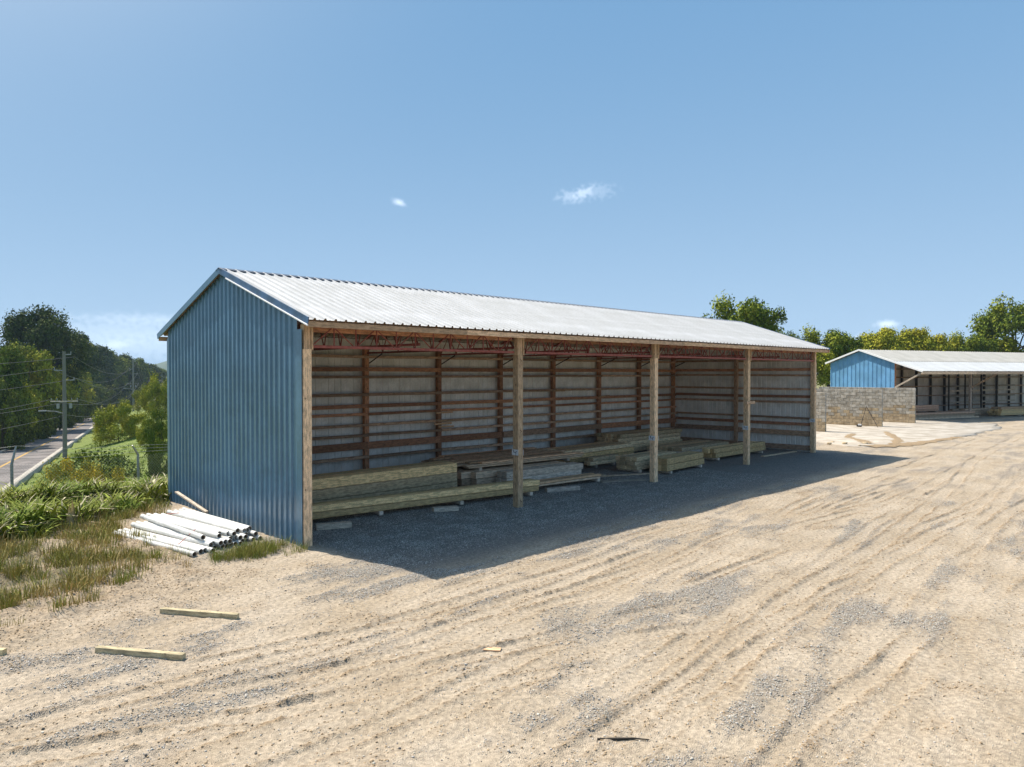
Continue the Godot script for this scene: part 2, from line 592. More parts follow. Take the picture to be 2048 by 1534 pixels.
func build_yard() -> void:
	xs = axis([[-14.0, -7.0, 0.14], [-7.0, 6.5, 0.037], [6.5, 16.0, 0.08], [16.0, 30.0, 0.17], [30.0, 66.0, 0.3]])
	zs = axis([[-13.0, -5.0, 0.14], [-5.0, -2.0, 0.07], [-2.0, 2.0, 0.05], [2.0, 11.6, 0.031], [11.6, 22.0, 0.2]])
	var nx := xs.size()
	var nz := zs.size()
	gh.resize(nx * nz)
	gm.resize(nx * nz)
	soil.resize(nx * nz)
	for j in nz:
		var z := zs[j]
		for i in nx:
			var x := xs[i]
			var k := j * nx + i
			var far := clampf(1.0 - (x - 14.0) / 30.0, 0.25, 1.0)
			var big := na.get_noise_2d(x * 0.16, z * 0.16)
			var lump := nb.get_noise_2d(x * 1.3 + 40, z * 1.3)
			var streak := nb.get_noise_2d(x * 0.42 + 9, z * 2.6 + x * 0.3)
			var streak2 := nb.get_noise_2d(x * 1.1 - 30, z * 7.0 + x * 0.9)
			var fine := nb.get_noise_2d(x * 6.5, z * 6.5)
			var grit := nb.get_noise_2d(x * 15.0, z * 15.0)
			var rough := clampf(0.35 + lump * 0.9, 0.1, 1.0)
			var h := big * 0.05 + lump * 0.009 + streak * 0.012 + streak2 * 0.007 * rough + fine * 0.008 * rough + grit * 0.004 * rough
			# gravel lies in drifts that follow the wheel tracks
			var g := nb.get_noise_2d(x * 0.22 + 3.0, z * 0.55 + x * 0.06 + 8.0) + 0.55 * streak + 0.35 * lump + 0.25 * fine
			g = smoothstep(-0.06, 0.95, g)
			var inside := smoothstep(3.2, 1.4, z) * smoothstep(-8.2, -7.0, z) * smoothstep(0.0, 0.8, x) * smoothstep(25.6, 24.2, x)
			g = maxf(g, inside * (0.75 + 0.4 * lump))
			var bank := smoothstep(-1.2, -2.6, x) * smoothstep(2.2, -0.5, z + x * 0.3 + 0.2)
			h += bank * (0.03 + lump * 0.05 + fine * 0.02)
			g *= 1.0 - bank
			gm[k] = g
			soil[k] = bank * 0.35 + clampf(lump * 0.5 - 0.12, 0, 0.5)
			var lh := land_height(x, z)
			if x > 28.0 and x < 51.5 and z < 2.6:
				var buried := smoothstep(28.0, 29.2, x) * smoothstep(2.6, 1.5, z)
				h = lerpf(h, -0.04, buried)
			gh[k] = h * (0.4 + 0.6 * far) * (1.0 - 0.5 * inside) + lh
	# wheel tracks running along the yard: x0, x1, z at x0, slope, bend, half width, depth
	var tr := []
	var r := RandomNumberGenerator.new()
	r.seed = 77
	for i in 34:
		var x0 := r.randf_range(-7.5, 15.0)
		var z0 := r.randf_range(3.4, 11.0)
		var k := r.randf_range(-0.15, 0.06)
		var c := r.randf_range(-0.006, 0.006)
		var w := r.randf_range(0.07, 0.14)
		var ln := r.randf_range(3.5, 13.0)
		var dp := r.randf_range(0.014, 0.032)
		tr.append([x0, x0 + ln, z0, k, c, w, dp])
		if r.randf() < 0.6:
			tr.append([x0 + 0.3, x0 + ln * 0.9, z0 + w * 2.0 + r.randf_range(0.06, 0.2), k, c, w, dp * 0.8])
	tr.append_array([[-6.6, -1.2, 5.0, 0.42, -0.02, 0.15, 0.04], [-6.6, -0.6, 4.5, 0.30, -0.012, 0.13, 0.03], [-5.6, 3.4, 6.0, 0.05, 0.012, 0.14, 0.036], [-5.0, -2.4, 5.3, 0.5, 0.06, 0.13, 0.03],
		[-2.8, 6.0, 8.9, -0.03, 0.0, 0.12, 0.036], [-3.6, 5.5, 5.7, -0.11, 0.002, 0.13, 0.034], [-4.2, 0.6, 4.2, 0.12, 0.04, 0.12, 0.028], [-2.2, 1.2, 6.9, 0.5, -0.05, 0.11, 0.03], [0.2, 2.2, 7.2, 0.35, 0.05, 0.14, 0.03], [-1.8, 0.8, 10.2, -0.12, 0.0, 0.11, 0.03],
		[12.0, 40.0, 5.2, -0.09, 0.0006, 0.18, 0.028], [12.0, 40.0, 6.8, -0.1, 0.0006, 0.18, 0.028], [20.0, 50.0, 9.0, -0.12, 0.0, 0.22, 0.028], [3.0, 26.0, 8.2, -0.05, -0.003, 0.16, 0.028]])
	for t in tr:
		var i0 := xs.bsearch(t[0])
		var i1 := mini(xs.bsearch(t[1]), nx - 1)
		for i in range(i0, i1):
			var x := xs[i]
			var dx: float = x - t[0]
			var zc: float = t[2] + t[3] * dx + t[4] * dx * dx + nb.get_noise_2d(x * 0.5, t[2] * 9.0) * 0.05
			var fade: float = smoothstep(0, 1.0, dx) * smoothstep(0, 1.4, t[1] - x) * clampf(0.7 + 0.9 * nb.get_noise_2d(x * 0.3, t[2] * 31.0), 0.0, 1.1)
			if fade < 0.02:
				continue
			var w: float = t[5]
			var dep: float = t[6]
			var j0 := zs.bsearch(zc - w - 0.2)
			var j1 := zs.bsearch(zc + w + 0.2)
			for j in range(j0, mini(j1, nz)):
				var k := j * nx + i
				var z := zs[j]
				var ragged := nb.get_noise_2d(x * 7.0, z * 7.0)
				var d := absf(z - zc) + ragged * 0.014
				var rut: float = smoothstep(w + 0.016, w - 0.016, d)
				var berm := exp(-pow((d - w - 0.045) / 0.03, 2.0)) * clampf(0.7 + 0.8 * ragged, 0.1, 1.2)
				var packed := na.get_noise_2d(x * 0.16, z * 0.16) * 0.05 - dep * 0.8
				# lugs of the tyre pressed into the packed bed
				if dep > 0.026 and d < w - 0.02 and x < 12.0:
					packed += 0.006 if sin((x + absf(z - zc) * 0.8) * TAU / 0.14) > 0.2 else -0.003
				gh[k] = lerpf(gh[k], packed, clampf(rut * fade * 1.1, 0, 1) * 0.92)
				gh[k] += fade * dep * 0.55 * berm
				gm[k] *= 1.0 - clampf(fade * (0.75 * rut + 0.5 * berm), 0, 1)
				soil[k] = maxf(soil[k] * (1.0 - 0.8 * rut * fade), clampf(fade * berm * dep * 34.0, 0, 0.95))
	var col := PackedColorArray()
	col.resize(nx * nz)
	for j in nz:
		var z := zs[j]
		for i in nx:
			var k := j * nx + i
			var x := xs[i]
			var p := nb.get_noise_2d(x * 0.5 + 17, z * 0.9 + 5) * 0.5 + 0.5
			var q := nb.get_noise_2d(x * 2.2, z * 4.0 + x) * 0.5 + 0.5
			var c := Color(0.51, 0.41, 0.295).lerp(Color(0.68, 0.58, 0.465), p * 0.7 + q * 0.3)
			c = c.lerp(Color(0.38, 0.265, 0.155), clampf(soil[k], 0, 1) * 0.85)
			var fleck := nb.get_noise_2d(x * 11.0, z * 11.0) * 0.5 + 0.5
			c = c.lerp(Color(0.29, 0.26, 0.23).lerp(Color(0.42, 0.37, 0.32), fleck), gm[k] * 0.72)
			var under := smoothstep(3.4, 2.4, z) * smoothstep(-8.2, -7.2, z) * smoothstep(0.1, 0.6, x) * smoothstep(25.4, 24.6, x)  # mask of the shed's shade: its floor and the shadow strip before it
			c = c.lerp(Color(0.21, 0.195, 0.185).lerp(Color(0.31, 0.285, 0.265), fleck * 0.6 + q * 0.4), under * 0.85)  # shade painted into the gravel colour, on top of the real shadow
			var green := smoothstep(-8.8, -10.6, z + nb.get_noise_2d(x, z) * 0.8) + smoothstep(-3.2, -4.6, x + nb.get_noise_2d(x * 0.8, z * 0.8) * 0.9) * smoothstep(0.8, -1.6, z)
			c = c.lerp(Color(0.13, 0.13, 0.055), clampf(green, 0, 1) * 0.7)
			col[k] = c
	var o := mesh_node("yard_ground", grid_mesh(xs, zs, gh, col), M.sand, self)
	structure(o)

func ground_at(x: float, z: float) -> float:
	if x < xs[0] or x > xs[-1] or z < zs[0] or z > zs[-1]:
		return land_height(x, z)
	var i := clampi(xs.bsearch(x), 1, xs.size() - 1)
	var j := clampi(zs.bsearch(z), 1, zs.size() - 1)
	var u := (x - xs[i - 1]) / (xs[i] - xs[i - 1])
	var v := (z - zs[j - 1]) / (zs[j] - zs[j - 1])
	var nx := xs.size()
	return lerpf(lerpf(gh[(j - 1) * nx + i - 1], gh[(j - 1) * nx + i], u), lerpf(gh[j * nx + i - 1], gh[j * nx + i], u), v)

func gravel_at(x: float, z: float) -> float:
	var i := clampi(xs.bsearch(x), 0, xs.size() - 1)
	var j := clampi(zs.bsearch(z), 0, zs.size() - 1)
	return gm[j * xs.size() + i]

func build_terrain() -> void:
	var ax := axis([[-3000.0, -400.0, 200.0], [-400.0, -60.0, 20.0], [-60.0, 140.0, 1.5], [140.0, 400.0, 13.0], [400.0, 3000.0, 200.0]])
	var az := axis([[-3000.0, -500.0, 200.0], [-500.0, -240.0, 10.0], [-240.0, -120.0, 3.0], [-120.0, 30.0, 1.5], [30.0, 400.0, 30.0], [400.0, 3000.0, 300.0]])
	var h := PackedFloat32Array()
	var col := PackedColorArray()
	h.resize(ax.size() * az.size())
	col.resize(ax.size() * az.size())
	for j in az.size():
		for i in ax.size():
			var x := ax[i]
			var z := az[j]
			var k := j * ax.size() + i
			var y := land_height(x, z)
			y += nb.get_noise_2d(x * 0.12, z * 0.12) * 0.12
			if x > -13.2 and x < 65.2 and z > -12.2 and z < 21.2:
				y -= 0.8
			else:
				y -= 0.06
			h[k] = y
			var p := na.get_noise_2d(x * 0.12, z * 0.12) * 0.5 + 0.5
			var q := nb.get_noise_2d(x * 0.7, z * 0.7) * 0.5 + 0.5
			var c := Color(0.15, 0.24, 0.025).lerp(Color(0.30, 0.33, 0.055), p * 0.7 + q * 0.3)
			if x > 66.0 or z > 8.0:
				c = c.lerp(Color(0.42, 0.33, 0.22), 0.6)
			col[k] = c
	structure(mesh_node("terrain", grid_mesh(ax, az, h, col), M.land, self))
	# a wooded ridge across the valley
	var st := SurfaceTool.new()
	st.begin(Mesh.PRIMITIVE_TRIANGLES)
	var c := Vector3(480, 0, -1900)
	var px := []
	for i in 61:
		var x := lerpf(-900, 1700, i / 60.0)
		var y := 30.0 + na.get_noise_2d(x * 0.004, 3.0) * 22.0 + nb.get_noise_2d(x * 0.03, 1.0) * 4.0
		px.append([Vector3(x, -20, c.z + 160), Vector3(x, y * 0.7, c.z + 60), Vector3(x, y, c.z), Vector3(x, -20, c.z - 300)])
	for i in 60:
		for k in 3:
			for q in [px[i][k], px[i + 1][k + 1], px[i + 1][k], px[i][k], px[i][k + 1], px[i + 1][k + 1]]:
				st.add_vertex(q)
	st.generate_normals()
	structure(mesh_node("far_hill", st.commit(), M.hill, self))

func ribbon(a: float, b: float, lift: float, i0: int, i1: int, thick := 0.0) -> ArrayMesh:
	var st := SurfaceTool.new()
	st.begin(Mesh.PRIMITIVE_TRIANGLES)
	var rows := []
	for i in range(i0, i1):
		var d := road_pts[mini(i + 1, road_pts.size() - 1)] - road_pts[maxi(i - 1, 0)]
		d.y = 0
		var s := Vector3(-d.z, 0, d.x).normalized()
		var up := Vector3.UP * lift
		rows.append([road_pts[i] + s * a + up, road_pts[i] + s * b + up, road_pts[i] + s * a + up - Vector3.UP * thick, road_pts[i] + s * b + up - Vector3.UP * thick])
	for i in rows.size() - 1:
		var p = rows[i]
		var q = rows[i + 1]
		var faces := [[p[0], q[0], q[1], p[1]]]
		if thick > 0.0:
			faces.append_array([[p[2], q[2], q[0], p[0]], [p[1], q[1], q[3], p[3]]])
		for f in faces:
			for k in [0, 1, 2, 0, 2, 3]:
				st.add_vertex(f[k])
	st.generate_normals()
	return st.commit()

func build_road() -> void:
	var n := road_pts.size()
	structure(mesh_node("road", ribbon(-3.1, 3.1, 0.16, 0, n), M.asphalt, self))
	var line := mesh_node("road_marking", ribbon(-0.14, 0.14, 0.168, 0, n), M.yellow, self)
	structure(line)
	var k1 := mesh_node("kerb", ribbon(3.1, 3.65, 0.28, 0, n, 0.5), M.kerb, self)
	structure(k1)
	var k2 := mesh_node("kerb", ribbon(-3.6, -3.1, 0.28, 0, n, 0.5), M.kerb, self)
	structure(k2)

# ------------------------------------------------------------------ the shed
const L := 24.4
const D := 7.365
const EAVE := 4.459
const RIDGE := 5.843
const OVZ := 0.478
const OVX := 0.13

func roof_y(z: float) -> float:
	return RIDGE - absf(z + D / 2) * (RIDGE - EAVE) / (D / 2 + OVZ)

func build_shed() -> void:
	var s := thing("storage_shed", "long open-front pole shed with blue gable wall and white ribbed metal roof", "shed")
	var slope := Vector3(0, RIDGE - EAVE, -(D / 2 + OVZ)).normalized()
	var nf := Vector3(0, slope.z * -1.0, slope.y)     # out of the front slope
	var nbk := Vector3(0, slope.z * -1.0, -slope.y)
	var pitch := 0.2286
	# roof sheets
	var u := -OVX
	while u < L + OVX - 0.05:
		var u1 := minf(u + 4 * pitch, L + OVX)
		sheet("roof_panel", u + 0.001, u1 - 0.001, pitch, 0.038, func(a): return Vector3(a, EAVE + 0.03, OVZ), func(a): return Vector3(a, RIDGE + 0.03, -D / 2 + 0.02), nf, M.roof, M.roof_under, s)
		sheet("roof_panel", u + 0.001, u1 - 0.001, pitch, 0.038, func(a): return Vector3(a, EAVE + 0.03, -D - OVZ), func(a): return Vector3(a, RIDGE + 0.03, -D / 2 - 0.02), nbk, M.roof, M.roof_under, s)
		u = u1
	for sgn in [-1, 1]:
		var st := SurfaceTool.new()
		st.begin(Mesh.PRIMITIVE_TRIANGLES)
		box_into(st, along(Vector3(-OVX - 0.03, RIDGE + 0.04, -D / 2 + sgn * 0.08), Vector3(L + OVX + 0.03, RIDGE + 0.04, -D / 2 + sgn * 0.08), nf if sgn > 0 else nbk), Vector3(L + 2 * OVX + 0.06, 0.012, 0.17))
		mesh_node("ridge_cap", st.commit(), M.ridge_cap, s)
	# rake trim on both gables, and the white lip under it
	for e in [-OVX - 0.012, L + OVX + 0.012]:
		for sg in [1.0, -1.0]:
			var z0: float = -D / 2 + sg * (D / 2 + OVZ + 0.01)
			var low := Vector3(e, EAVE + 0.0, z0)
			var top := Vector3(e, RIDGE + 0.0, -D / 2)
			beam("rake_trim", low + Vector3(0, 0.005, 0), top + Vector3(0, 0.005, 0), 0.02, 0.15, M.trim_blue if sg > 0 else M.blue, s)
			if sg > 0:
				beam("rake_lip", low + Vector3(-0.016 * signf(-e + 1), -0.082, 0), top + Vector3(-0.016 * signf(-e + 1), -0.082, 0) + (low - top) * 0.1, 0.03, 0.03, M.trim_white, s)
			if e > 1.0:
				beam("barge_board", low + Vector3(0.05 * signf(1 - e), -0.065, 0), top + Vector3(0.05 * signf(1 - e), -0.065, 0), 0.04, 0.11, pick("girt"), s)
	# fascia boards along the front and back eaves
	var cuts := [-OVX, 3.9, 5.85, 10.2, 13.1, 18.2, L + OVX]
	for i in cuts.size() - 1:
		beam("fascia_board", Vector3(cuts[i] + 0.004, 4.405 - 0.004 * (i % 3), OVZ - 0.05), Vector3(cuts[i + 1] - 0.004, 4.40 - 0.004 * ((i + 1) % 3), OVZ - 0.05), 0.04, 0.115, pick("fascia"), s)
		beam("fascia_board", Vector3(cuts[i] + 0.004, 4.40, -D - OVZ + 0.05), Vector3(cuts[i + 1] - 0.004, 4.40, -D - OVZ + 0.05), 0.04, 0.115, pick("fascia"), s)
	# purlins
	for k in 14:
		var z := lerpf(OVZ - 0.3, -D - OVZ + 0.3, k / 13.0)
		if absf(z + D / 2) < 0.2:
			continue
		for b in 4:
			beam("purlin", Vector3(b * 6.1 + 0.003, roof_y(z) - 0.03, z), Vector3((b + 1) * 6.1 - 0.003, roof_y(z) - 0.03, z), 0.14, 0.04, pick("girt_grey"), s, nf if z > -D / 2 else nbk)
	# near gable, facing the pipes; and the far gable
	for e in [0, 1]:
		var X: float = 0.0 if e == 0 else L
		var nn := Vector3(-1 if e == 0 else 1, 0, 0)
		var z := -D
		while z < -0.02:
			var z1 := minf(z + 4 * pitch, -0.21 if e == 0 else 0.0)
			if z1 - z < 0.05:
				break
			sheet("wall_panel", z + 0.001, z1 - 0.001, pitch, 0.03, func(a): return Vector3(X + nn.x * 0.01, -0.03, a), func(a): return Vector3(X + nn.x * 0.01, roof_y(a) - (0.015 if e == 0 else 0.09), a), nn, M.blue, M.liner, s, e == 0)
			z = z1
		beam("corner_trim", Vector3(X + nn.x * 0.022, -0.03, -0.105), Vector3(X + nn.x * 0.022, 4.33, -0.105), 0.21, 0.012, M.blue, s, Vector3.RIGHT) if e == 0 else null
		beam("corner_trim", Vector3(X + nn.x * 0.03, -0.03, -D - 0.02), Vector3(X + nn.x * 0.03, 4.4, -D - 0.02), 0.12, 0.012, M.blue, s, Vector3.RIGHT)
	# back wall
	u = 0.0
	while u < L - 0.02:
		var u1 := minf(u + 4 * pitch, L)
		sheet("wall_panel", u + 0.001, u1 - 0.001, pitch, 0.024, func(a): return Vector3(a, -0.03, -D - 0.01), func(a): return Vector3(a, 4.585, -D - 0.01), Vector3(0, 0, -1), M.blue, M.liner, s)
		u = u1
	# posts
	for i in 5:
		var px: float = clampf(i * 6.1, 0.105, L - 0.115)
		var p := beam("post", Vector3(px, -0.3, -0.1), Vector3(px, 3.94, -0.1), 0.19, 0.19, pick("post"), s, Vector3.RIGHT, 0.008)
		p.set_meta("label", "tall square timber post at the open front")
		beam("post_head", Vector3(px + 0.005, 3.941, -0.085), Vector3(px + 0.005, 4.43, -0.085), 0.14, 0.15, pick("post"), s, Vector3.RIGHT, 0.006)
		for q in [-1, 1]:
			if (i == 0 and q < 0) or (i == 4 and q > 0):
				continue
			beam("scab_board", Vector3(px + q * 0.105, 3.92, -0.05), Vector3(px + q * 0.105, 4.42, -0.05), 0.13, 0.035, pick("post"), s, Vector3.RIGHT)
	for i in 9:
		var px: float = clampf(i * 3.05, 0.12, L - 0.12)
		beam("post", Vector3(px, -0.3, -D + 0.16), Vector3(px, 4.35, -D + 0.16), 0.16, 0.16, pick("girt"), s, Vector3.RIGHT, 0.006)
		tube("knee_brace", [Vector3(px + 0.1, 3.78, -D + 0.2), Vector3(px + 0.1, 4.08, -D + 0.95)], [0.022, 0.022], M.dark_steel, s)
	beam("post", Vector3(L - 0.1, -0.3, -3.75), Vector3(L - 0.1, 5.6, -3.75), 0.16, 0.16, pick("girt_grey"), s, Vector3.RIGHT, 0.006)
	# girts: height, board height, material kind
	var rows := [[4.0, 0.09, "girt_grey"], [3.58, 0.135, "girt"], [3.34, 0.09, "girt_grey"], [2.76, 0.1, "girt_grey"], [2.38, 0.12, "girt"], [2.12, 0.09, "girt"], [1.765, 0.09, "girt_grey"], [1.43, 0.09, "girt_grey"], [1.085, 0.235, "girt"], [0.71, 0.1, "girt_grey"], [0.12, 0.2, "grey_wood"]]
	for r in rows:
		for b in 8:
			var x0 := b * 3.05 + 0.005
			var x1 := (b + 1) * 3.05 - 0.005
			var kind: String = r[2]
			if (b == 5 or b == 4) and r[0] == 1.085:
				kind = "girt_grey"
			if b == 7 and absf(r[0] - 1.765) < 0.01:
				kind = "girt"
			var w := rng.randf_range(-0.012, 0.012)
			if kind == "girt":
				beam("girt", Vector3(x0, r[0] + w, -D + 0.262), Vector3(x1, r[0] - w, -D + 0.262), 0.038, r[1], pick(kind), s)
			else:
				# laid flat on brackets, its edge to the front
				beam("girt", Vector3(x0, r[0] + w, -D + 0.302), Vector3(x1, r[0] - w, -D + 0.302), 0.12, r[1] * 0.95, pick(kind), s)
	for r in [[3.62, 0.12, "girt"], [3.36, 0.09, "girt_grey"], [2.77, 0.09, "girt_grey"], [2.41, 0.12, "girt"], [2.17, 0.1, "girt_grey"], [1.46, 0.09, "girt_grey"], [1.2, 0.13, "girt"], [0.81, 0.22, "girt_grey"], [0.16, 0.22, "girt_grey"], [4.03, 0.09, "girt_grey"]]:
		for b in [[-D + 0.3, -3.84], [-3.66, -0.21]]:
			beam("girt", Vector3(L - 0.06, r[0] + rng.randf_range(-0.02, 0.02), b[0]), Vector3(L - 0.06, r[0] + rng.randf_range(-0.02, 0.02), b[1]), 0.06, r[1], pick(r[2]), s)
	for r in [3.6, 2.4, 1.2]:
		beam("girt", Vector3(0.06, r, -D + 0.3), Vector3(0.06, r, -0.21), 0.06, 0.12, pick("girt"), s)
	# odd ends of board nailed across the back posts
	for q in [[9.15, 2.05, 0.06], [9.15, 1.78, 0.05], [9.1, 1.66, 0.07], [9.2, 1.56, 0.06], [15.25, 2.72, 0.05], [18.3, 2.42, 0.05]]:
		beam("cleat", Vector3(q[0] - 0.34 + rng.randf() * 0.1, q[1], -D + 0.40), Vector3(q[0] + 0.45, q[1] + rng.randf_range(-0.03, 0.03), -D + 0.40), 0.045, q[2], pick("fascia"), s)
	beam("cleat", Vector3(18.3 - 0.28, 2.35, 0.03), Vector3(18.3 + 0.36, 2.35, 0.03), 0.04, 0.11, pick("fascia"), s)
	# red open-web joists over the openings
	for i in 4:
		var x0 := i * 6.1 + 0.22
		var x1 := (i + 1) * 6.1 - 0.22
		var jst := Node3D.new()
		put(jst, "joist", s)
		var z := -0.06
		beam("bottom_chord", Vector3(x0, 3.995, z), Vector3(x1, 3.995, z), 0.07, 0.06, M.red, jst)
		beam("top_chord", Vector3(x0, 4.40, z), Vector3(x1, 4.40, z), 0.07, 0.05, M.red, jst)
		for k in 11:
			var a := lerpf(x0, x1, k / 11.0)
			var b := lerpf(x0, x1, (k + 1) / 11.0)
			var up := k % 2 == 0
			tube("web_rod", [Vector3(a + 0.03, 4.02 if up else 4.37, z), Vector3(b - 0.06, 4.37 if up else 4.02, z)], [0.014, 0.014], M.red, jst, 5)
			if k > 0:
				tube("web_rod", [Vector3(a, 4.02, z), Vector3(a, 4.38, z)], [0.015, 0.015], M.red, jst, 5)
		# top plate board behind the joist
		beam("header_board", Vector3(x0 - 0.1, 4.36, -0.22), Vector3(x1 + 0.1, 4.36, -0.22), 0.04, 0.14, pick("girt"), s)
	# steel trusses from front to back
	for i in range(1, 8):
		var x := i * 3.05
		var t := Node3D.new()
		put(t, "truss", s)
		beam("bottom_chord", Vector3(x, 4.12, -0.25), Vector3(x, 4.12, -D + 0.26), 0.05, 0.06, M.red, t)
		for sg in [1, -1]:
			beam("top_chord", Vector3(x, roof_y(-0.2) - 0.1, -D / 2 + sg * (D / 2 - 0.2)), Vector3(x, RIDGE - 0.12, -D / 2 + sg * 0.03), 0.05, 0.06, M.red, t)
		for k in 8:
			var za := lerpf(-0.3, -D + 0.3, k / 8.0)
			var zb := lerpf(-0.3, -D + 0.3, (k + 1) / 8.0)
			var zc := (za + zb) / 2
			tube("web_rod", [Vector3(x, 4.14, za), Vector3(x, roof_y(zc) - 0.13, zc), Vector3(x, 4.14, zb)], [0.018, 0.018, 0.018], M.red, t, 5)

# ------------------------------------------------------------------ slab and block walls
func build_slab_and_walls() -> void:
	# poured slab with a ragged, half buried edge
	var pts := PackedVector2Array()
	for p in [Vector2(29.6, -10.5), Vector2(29.8, -3.0), Vector2(28.2, -0.4), Vector2(28.6, 0.9), Vector2(31.0, 1.75), Vector2(33.5, 1.9), Vector2(40.0, 2.5), Vector2(46.5, 2.3), Vector2(51.0, 1.2), Vector2(51.0, -10.5)]:
		pts.append(p)
	var ragged := PackedVector2Array()
	for i in pts.size():
		var a := pts[i]
		var b := pts[(i + 1) % pts.size()]
		var n := maxi(1, int(a.distance_to(b) / 0.35))
		for k in n:
			var q := a.lerp(b, float(k) / n)
			ragged.append(q + Vector2(nb.get_noise_2d(q.x * 1.4, q.y * 1.4), nb.get_noise_2d(q.x * 1.4 + 50, q.y * 1.4)) * 0.35)
	var st := SurfaceTool.new()
	st.begin(Mesh.PRIMITIVE_TRIANGLES)
	var tri := Geometry2D.triangulate_polygon(ragged)
	for i in range(0, tri.size(), 3):
		var q := [ragged[tri[i]], ragged[tri[i + 1]], ragged[tri[i + 2]]]
		if (q[1] - q[0]).cross(q[2] - q[0]) < 0:
			q = [q[0], q[2], q[1]]
		for v in q:
			st.add_vertex(Vector3(v.x, 0.014, v.y))
	for i in ragged.size():
		var a := ragged[i]
		var b := ragged[(i + 1) % ragged.size()]
		for v in [Vector3(a.x, 0.014, a.y), Vector3(b.x, 0.014, b.y), Vector3(b.x, -0.2, b.y), Vector3(a.x, 0.014, a.y), Vector3(b.x, -0.2, b.y), Vector3(a.x, -0.2, a.y)]:
			st.add_vertex(v)
	st.generate_normals()
	structure(mesh_node("concrete_slab", st.commit(), M.concrete, self))
	# tongues of sand carried on to the slab by wheels
	for t in [[[Vector2(29.9, 0.2), Vector2(31.2, -0.4), Vector2(33.0, -1.9), Vector2(35.2, -2.4)], 0.38], [[Vector2(30.4, 1.3), Vector2(33.4, 0.5), Vector2(36.5, -0.9), Vector2(38.0, -1.6)], 0.34], [[Vector2(28.6, 0.6), Vector2(30.4, 1.5), Vector2(33.0, 1.9), Vector2(37.0, 2.3)], 0.55]]:
		var sst := SurfaceTool.new()
		sst.begin(Mesh.PRIMITIVE_TRIANGLES)
		var rows := []
		var line: Array = t[0]
		for k in 40:
			var f: float = k / 39.0 * (line.size() - 1)
			var i0 := mini(int(f), line.size() - 2)
			var c: Vector2 = line[i0].lerp(line[i0 + 1], f - i0)
			var d: Vector2 = (line[i0 + 1] - line[i0]).normalized().orthogonal()
			var w: float = t[1] * (1.1 - 0.5 * k / 39.0) * (0.8 + 0.6 * nb.get_noise_2d(k * 0.35, t[1] * 100.0))
			rows.append([c - d * w, c - d * w * 0.4, c + d * w * 0.4, c + d * w])
		for k in 39:
			for m in 3:
				var ys := [0.008, 0.035, 0.035, 0.008]
				var p: Vector2 = rows[k][m]
				var q: Vector2 = rows[k][m + 1]
				var r: Vector2 = rows[k + 1][m + 1]
				var s2: Vector2 = rows[k + 1][m]
				var vv := [Vector3(p.x, ys[m], p.y), Vector3(q.x, ys[m + 1], q.y), Vector3(r.x, ys[m + 1], r.y), Vector3(s2.x, ys[m], s2.y)]
				for e in [0, 1, 2, 0, 2, 3]:
					sst.set_color(Color(0.47, 0.345, 0.21))
					sst.set_uv(Vector2(vv[e].x, vv[e].z))
					sst.add_vertex(vv[e])
		sst.generate_normals()
		var so := mesh_node("sand_drift", sst.commit(), M.sand, self)
		structure(so)
	# three parallel block walls of a storage bay
	var defs := [
		[35.6, -4.1, 2.3, "grey concrete block wall nearest the shed, only its narrow end in view"],
		[42.3, -3.2, 2.37, "long weathered block wall with brown earth stains, middle of the three bay walls"],
		[47.4, -2.75, 2.42, "short pale block wall closest to the lumber under the second shed"]]
	for d in defs:
		var w := thing("block_wall", d[3], "wall", Vector3(d[0], 0.02, d[1]), 0.0, "concrete block bay walls")
		var rows := 12
		var bh: float = d[2] / rows
		var st2 := SurfaceTool.new()
		st2.begin(Mesh.PRIMITIVE_TRIANGLES)
		box_into(st2, Transform3D(Basis(), Vector3(0, d[2] / 2 - 0.005, -3.22)), Vector3(0.17, d[2] - 0.02, 6.4))
		mesh_node("mortar", st2.commit(), M.mortar, w)
		for r in rows:
			var z := 0.0
			if r % 2 == 1:
				z = -0.2
				block(w, Vector3(0, (r + 0.5) * bh, -0.1), 0.2, bh, r)
			while z > -6.3:
				block(w, Vector3(rng.randf_range(-0.006, 0.006), (r + 0.5) * bh, z - 0.2), 0.4, bh, r)
				z -= 0.4
	var bw := thing("block_wall", "block wall closing the rear of the storage bay behind the three side walls", "wall", Vector3(29.8, 0.02, -9.72), 0.0, "concrete block bay walls")
	var st3 := SurfaceTool.new()
	st3.begin(Mesh.PRIMITIVE_TRIANGLES)
	box_into(st3, Transform3D(Basis(), Vector3(9.0, 1.15, 0)), Vector3(18.0, 2.3, 0.19))
	mesh_node("mortar", st3.commit(), M.block0, bw)

func block(parent: Node, at: Vector3, l: float, h: float, row: int) -> void:
	var muddy := row < 3 or (row < 6 and rng.randf() < 0.45)
	mesh_node("block", board_mesh(snappedf(l - 0.02, 0.01), 0.2, h - 0.018, 0.008), pick("muddy" if muddy else "block"), parent, Transform3D(Basis(Vector3.UP, PI / 2), at))

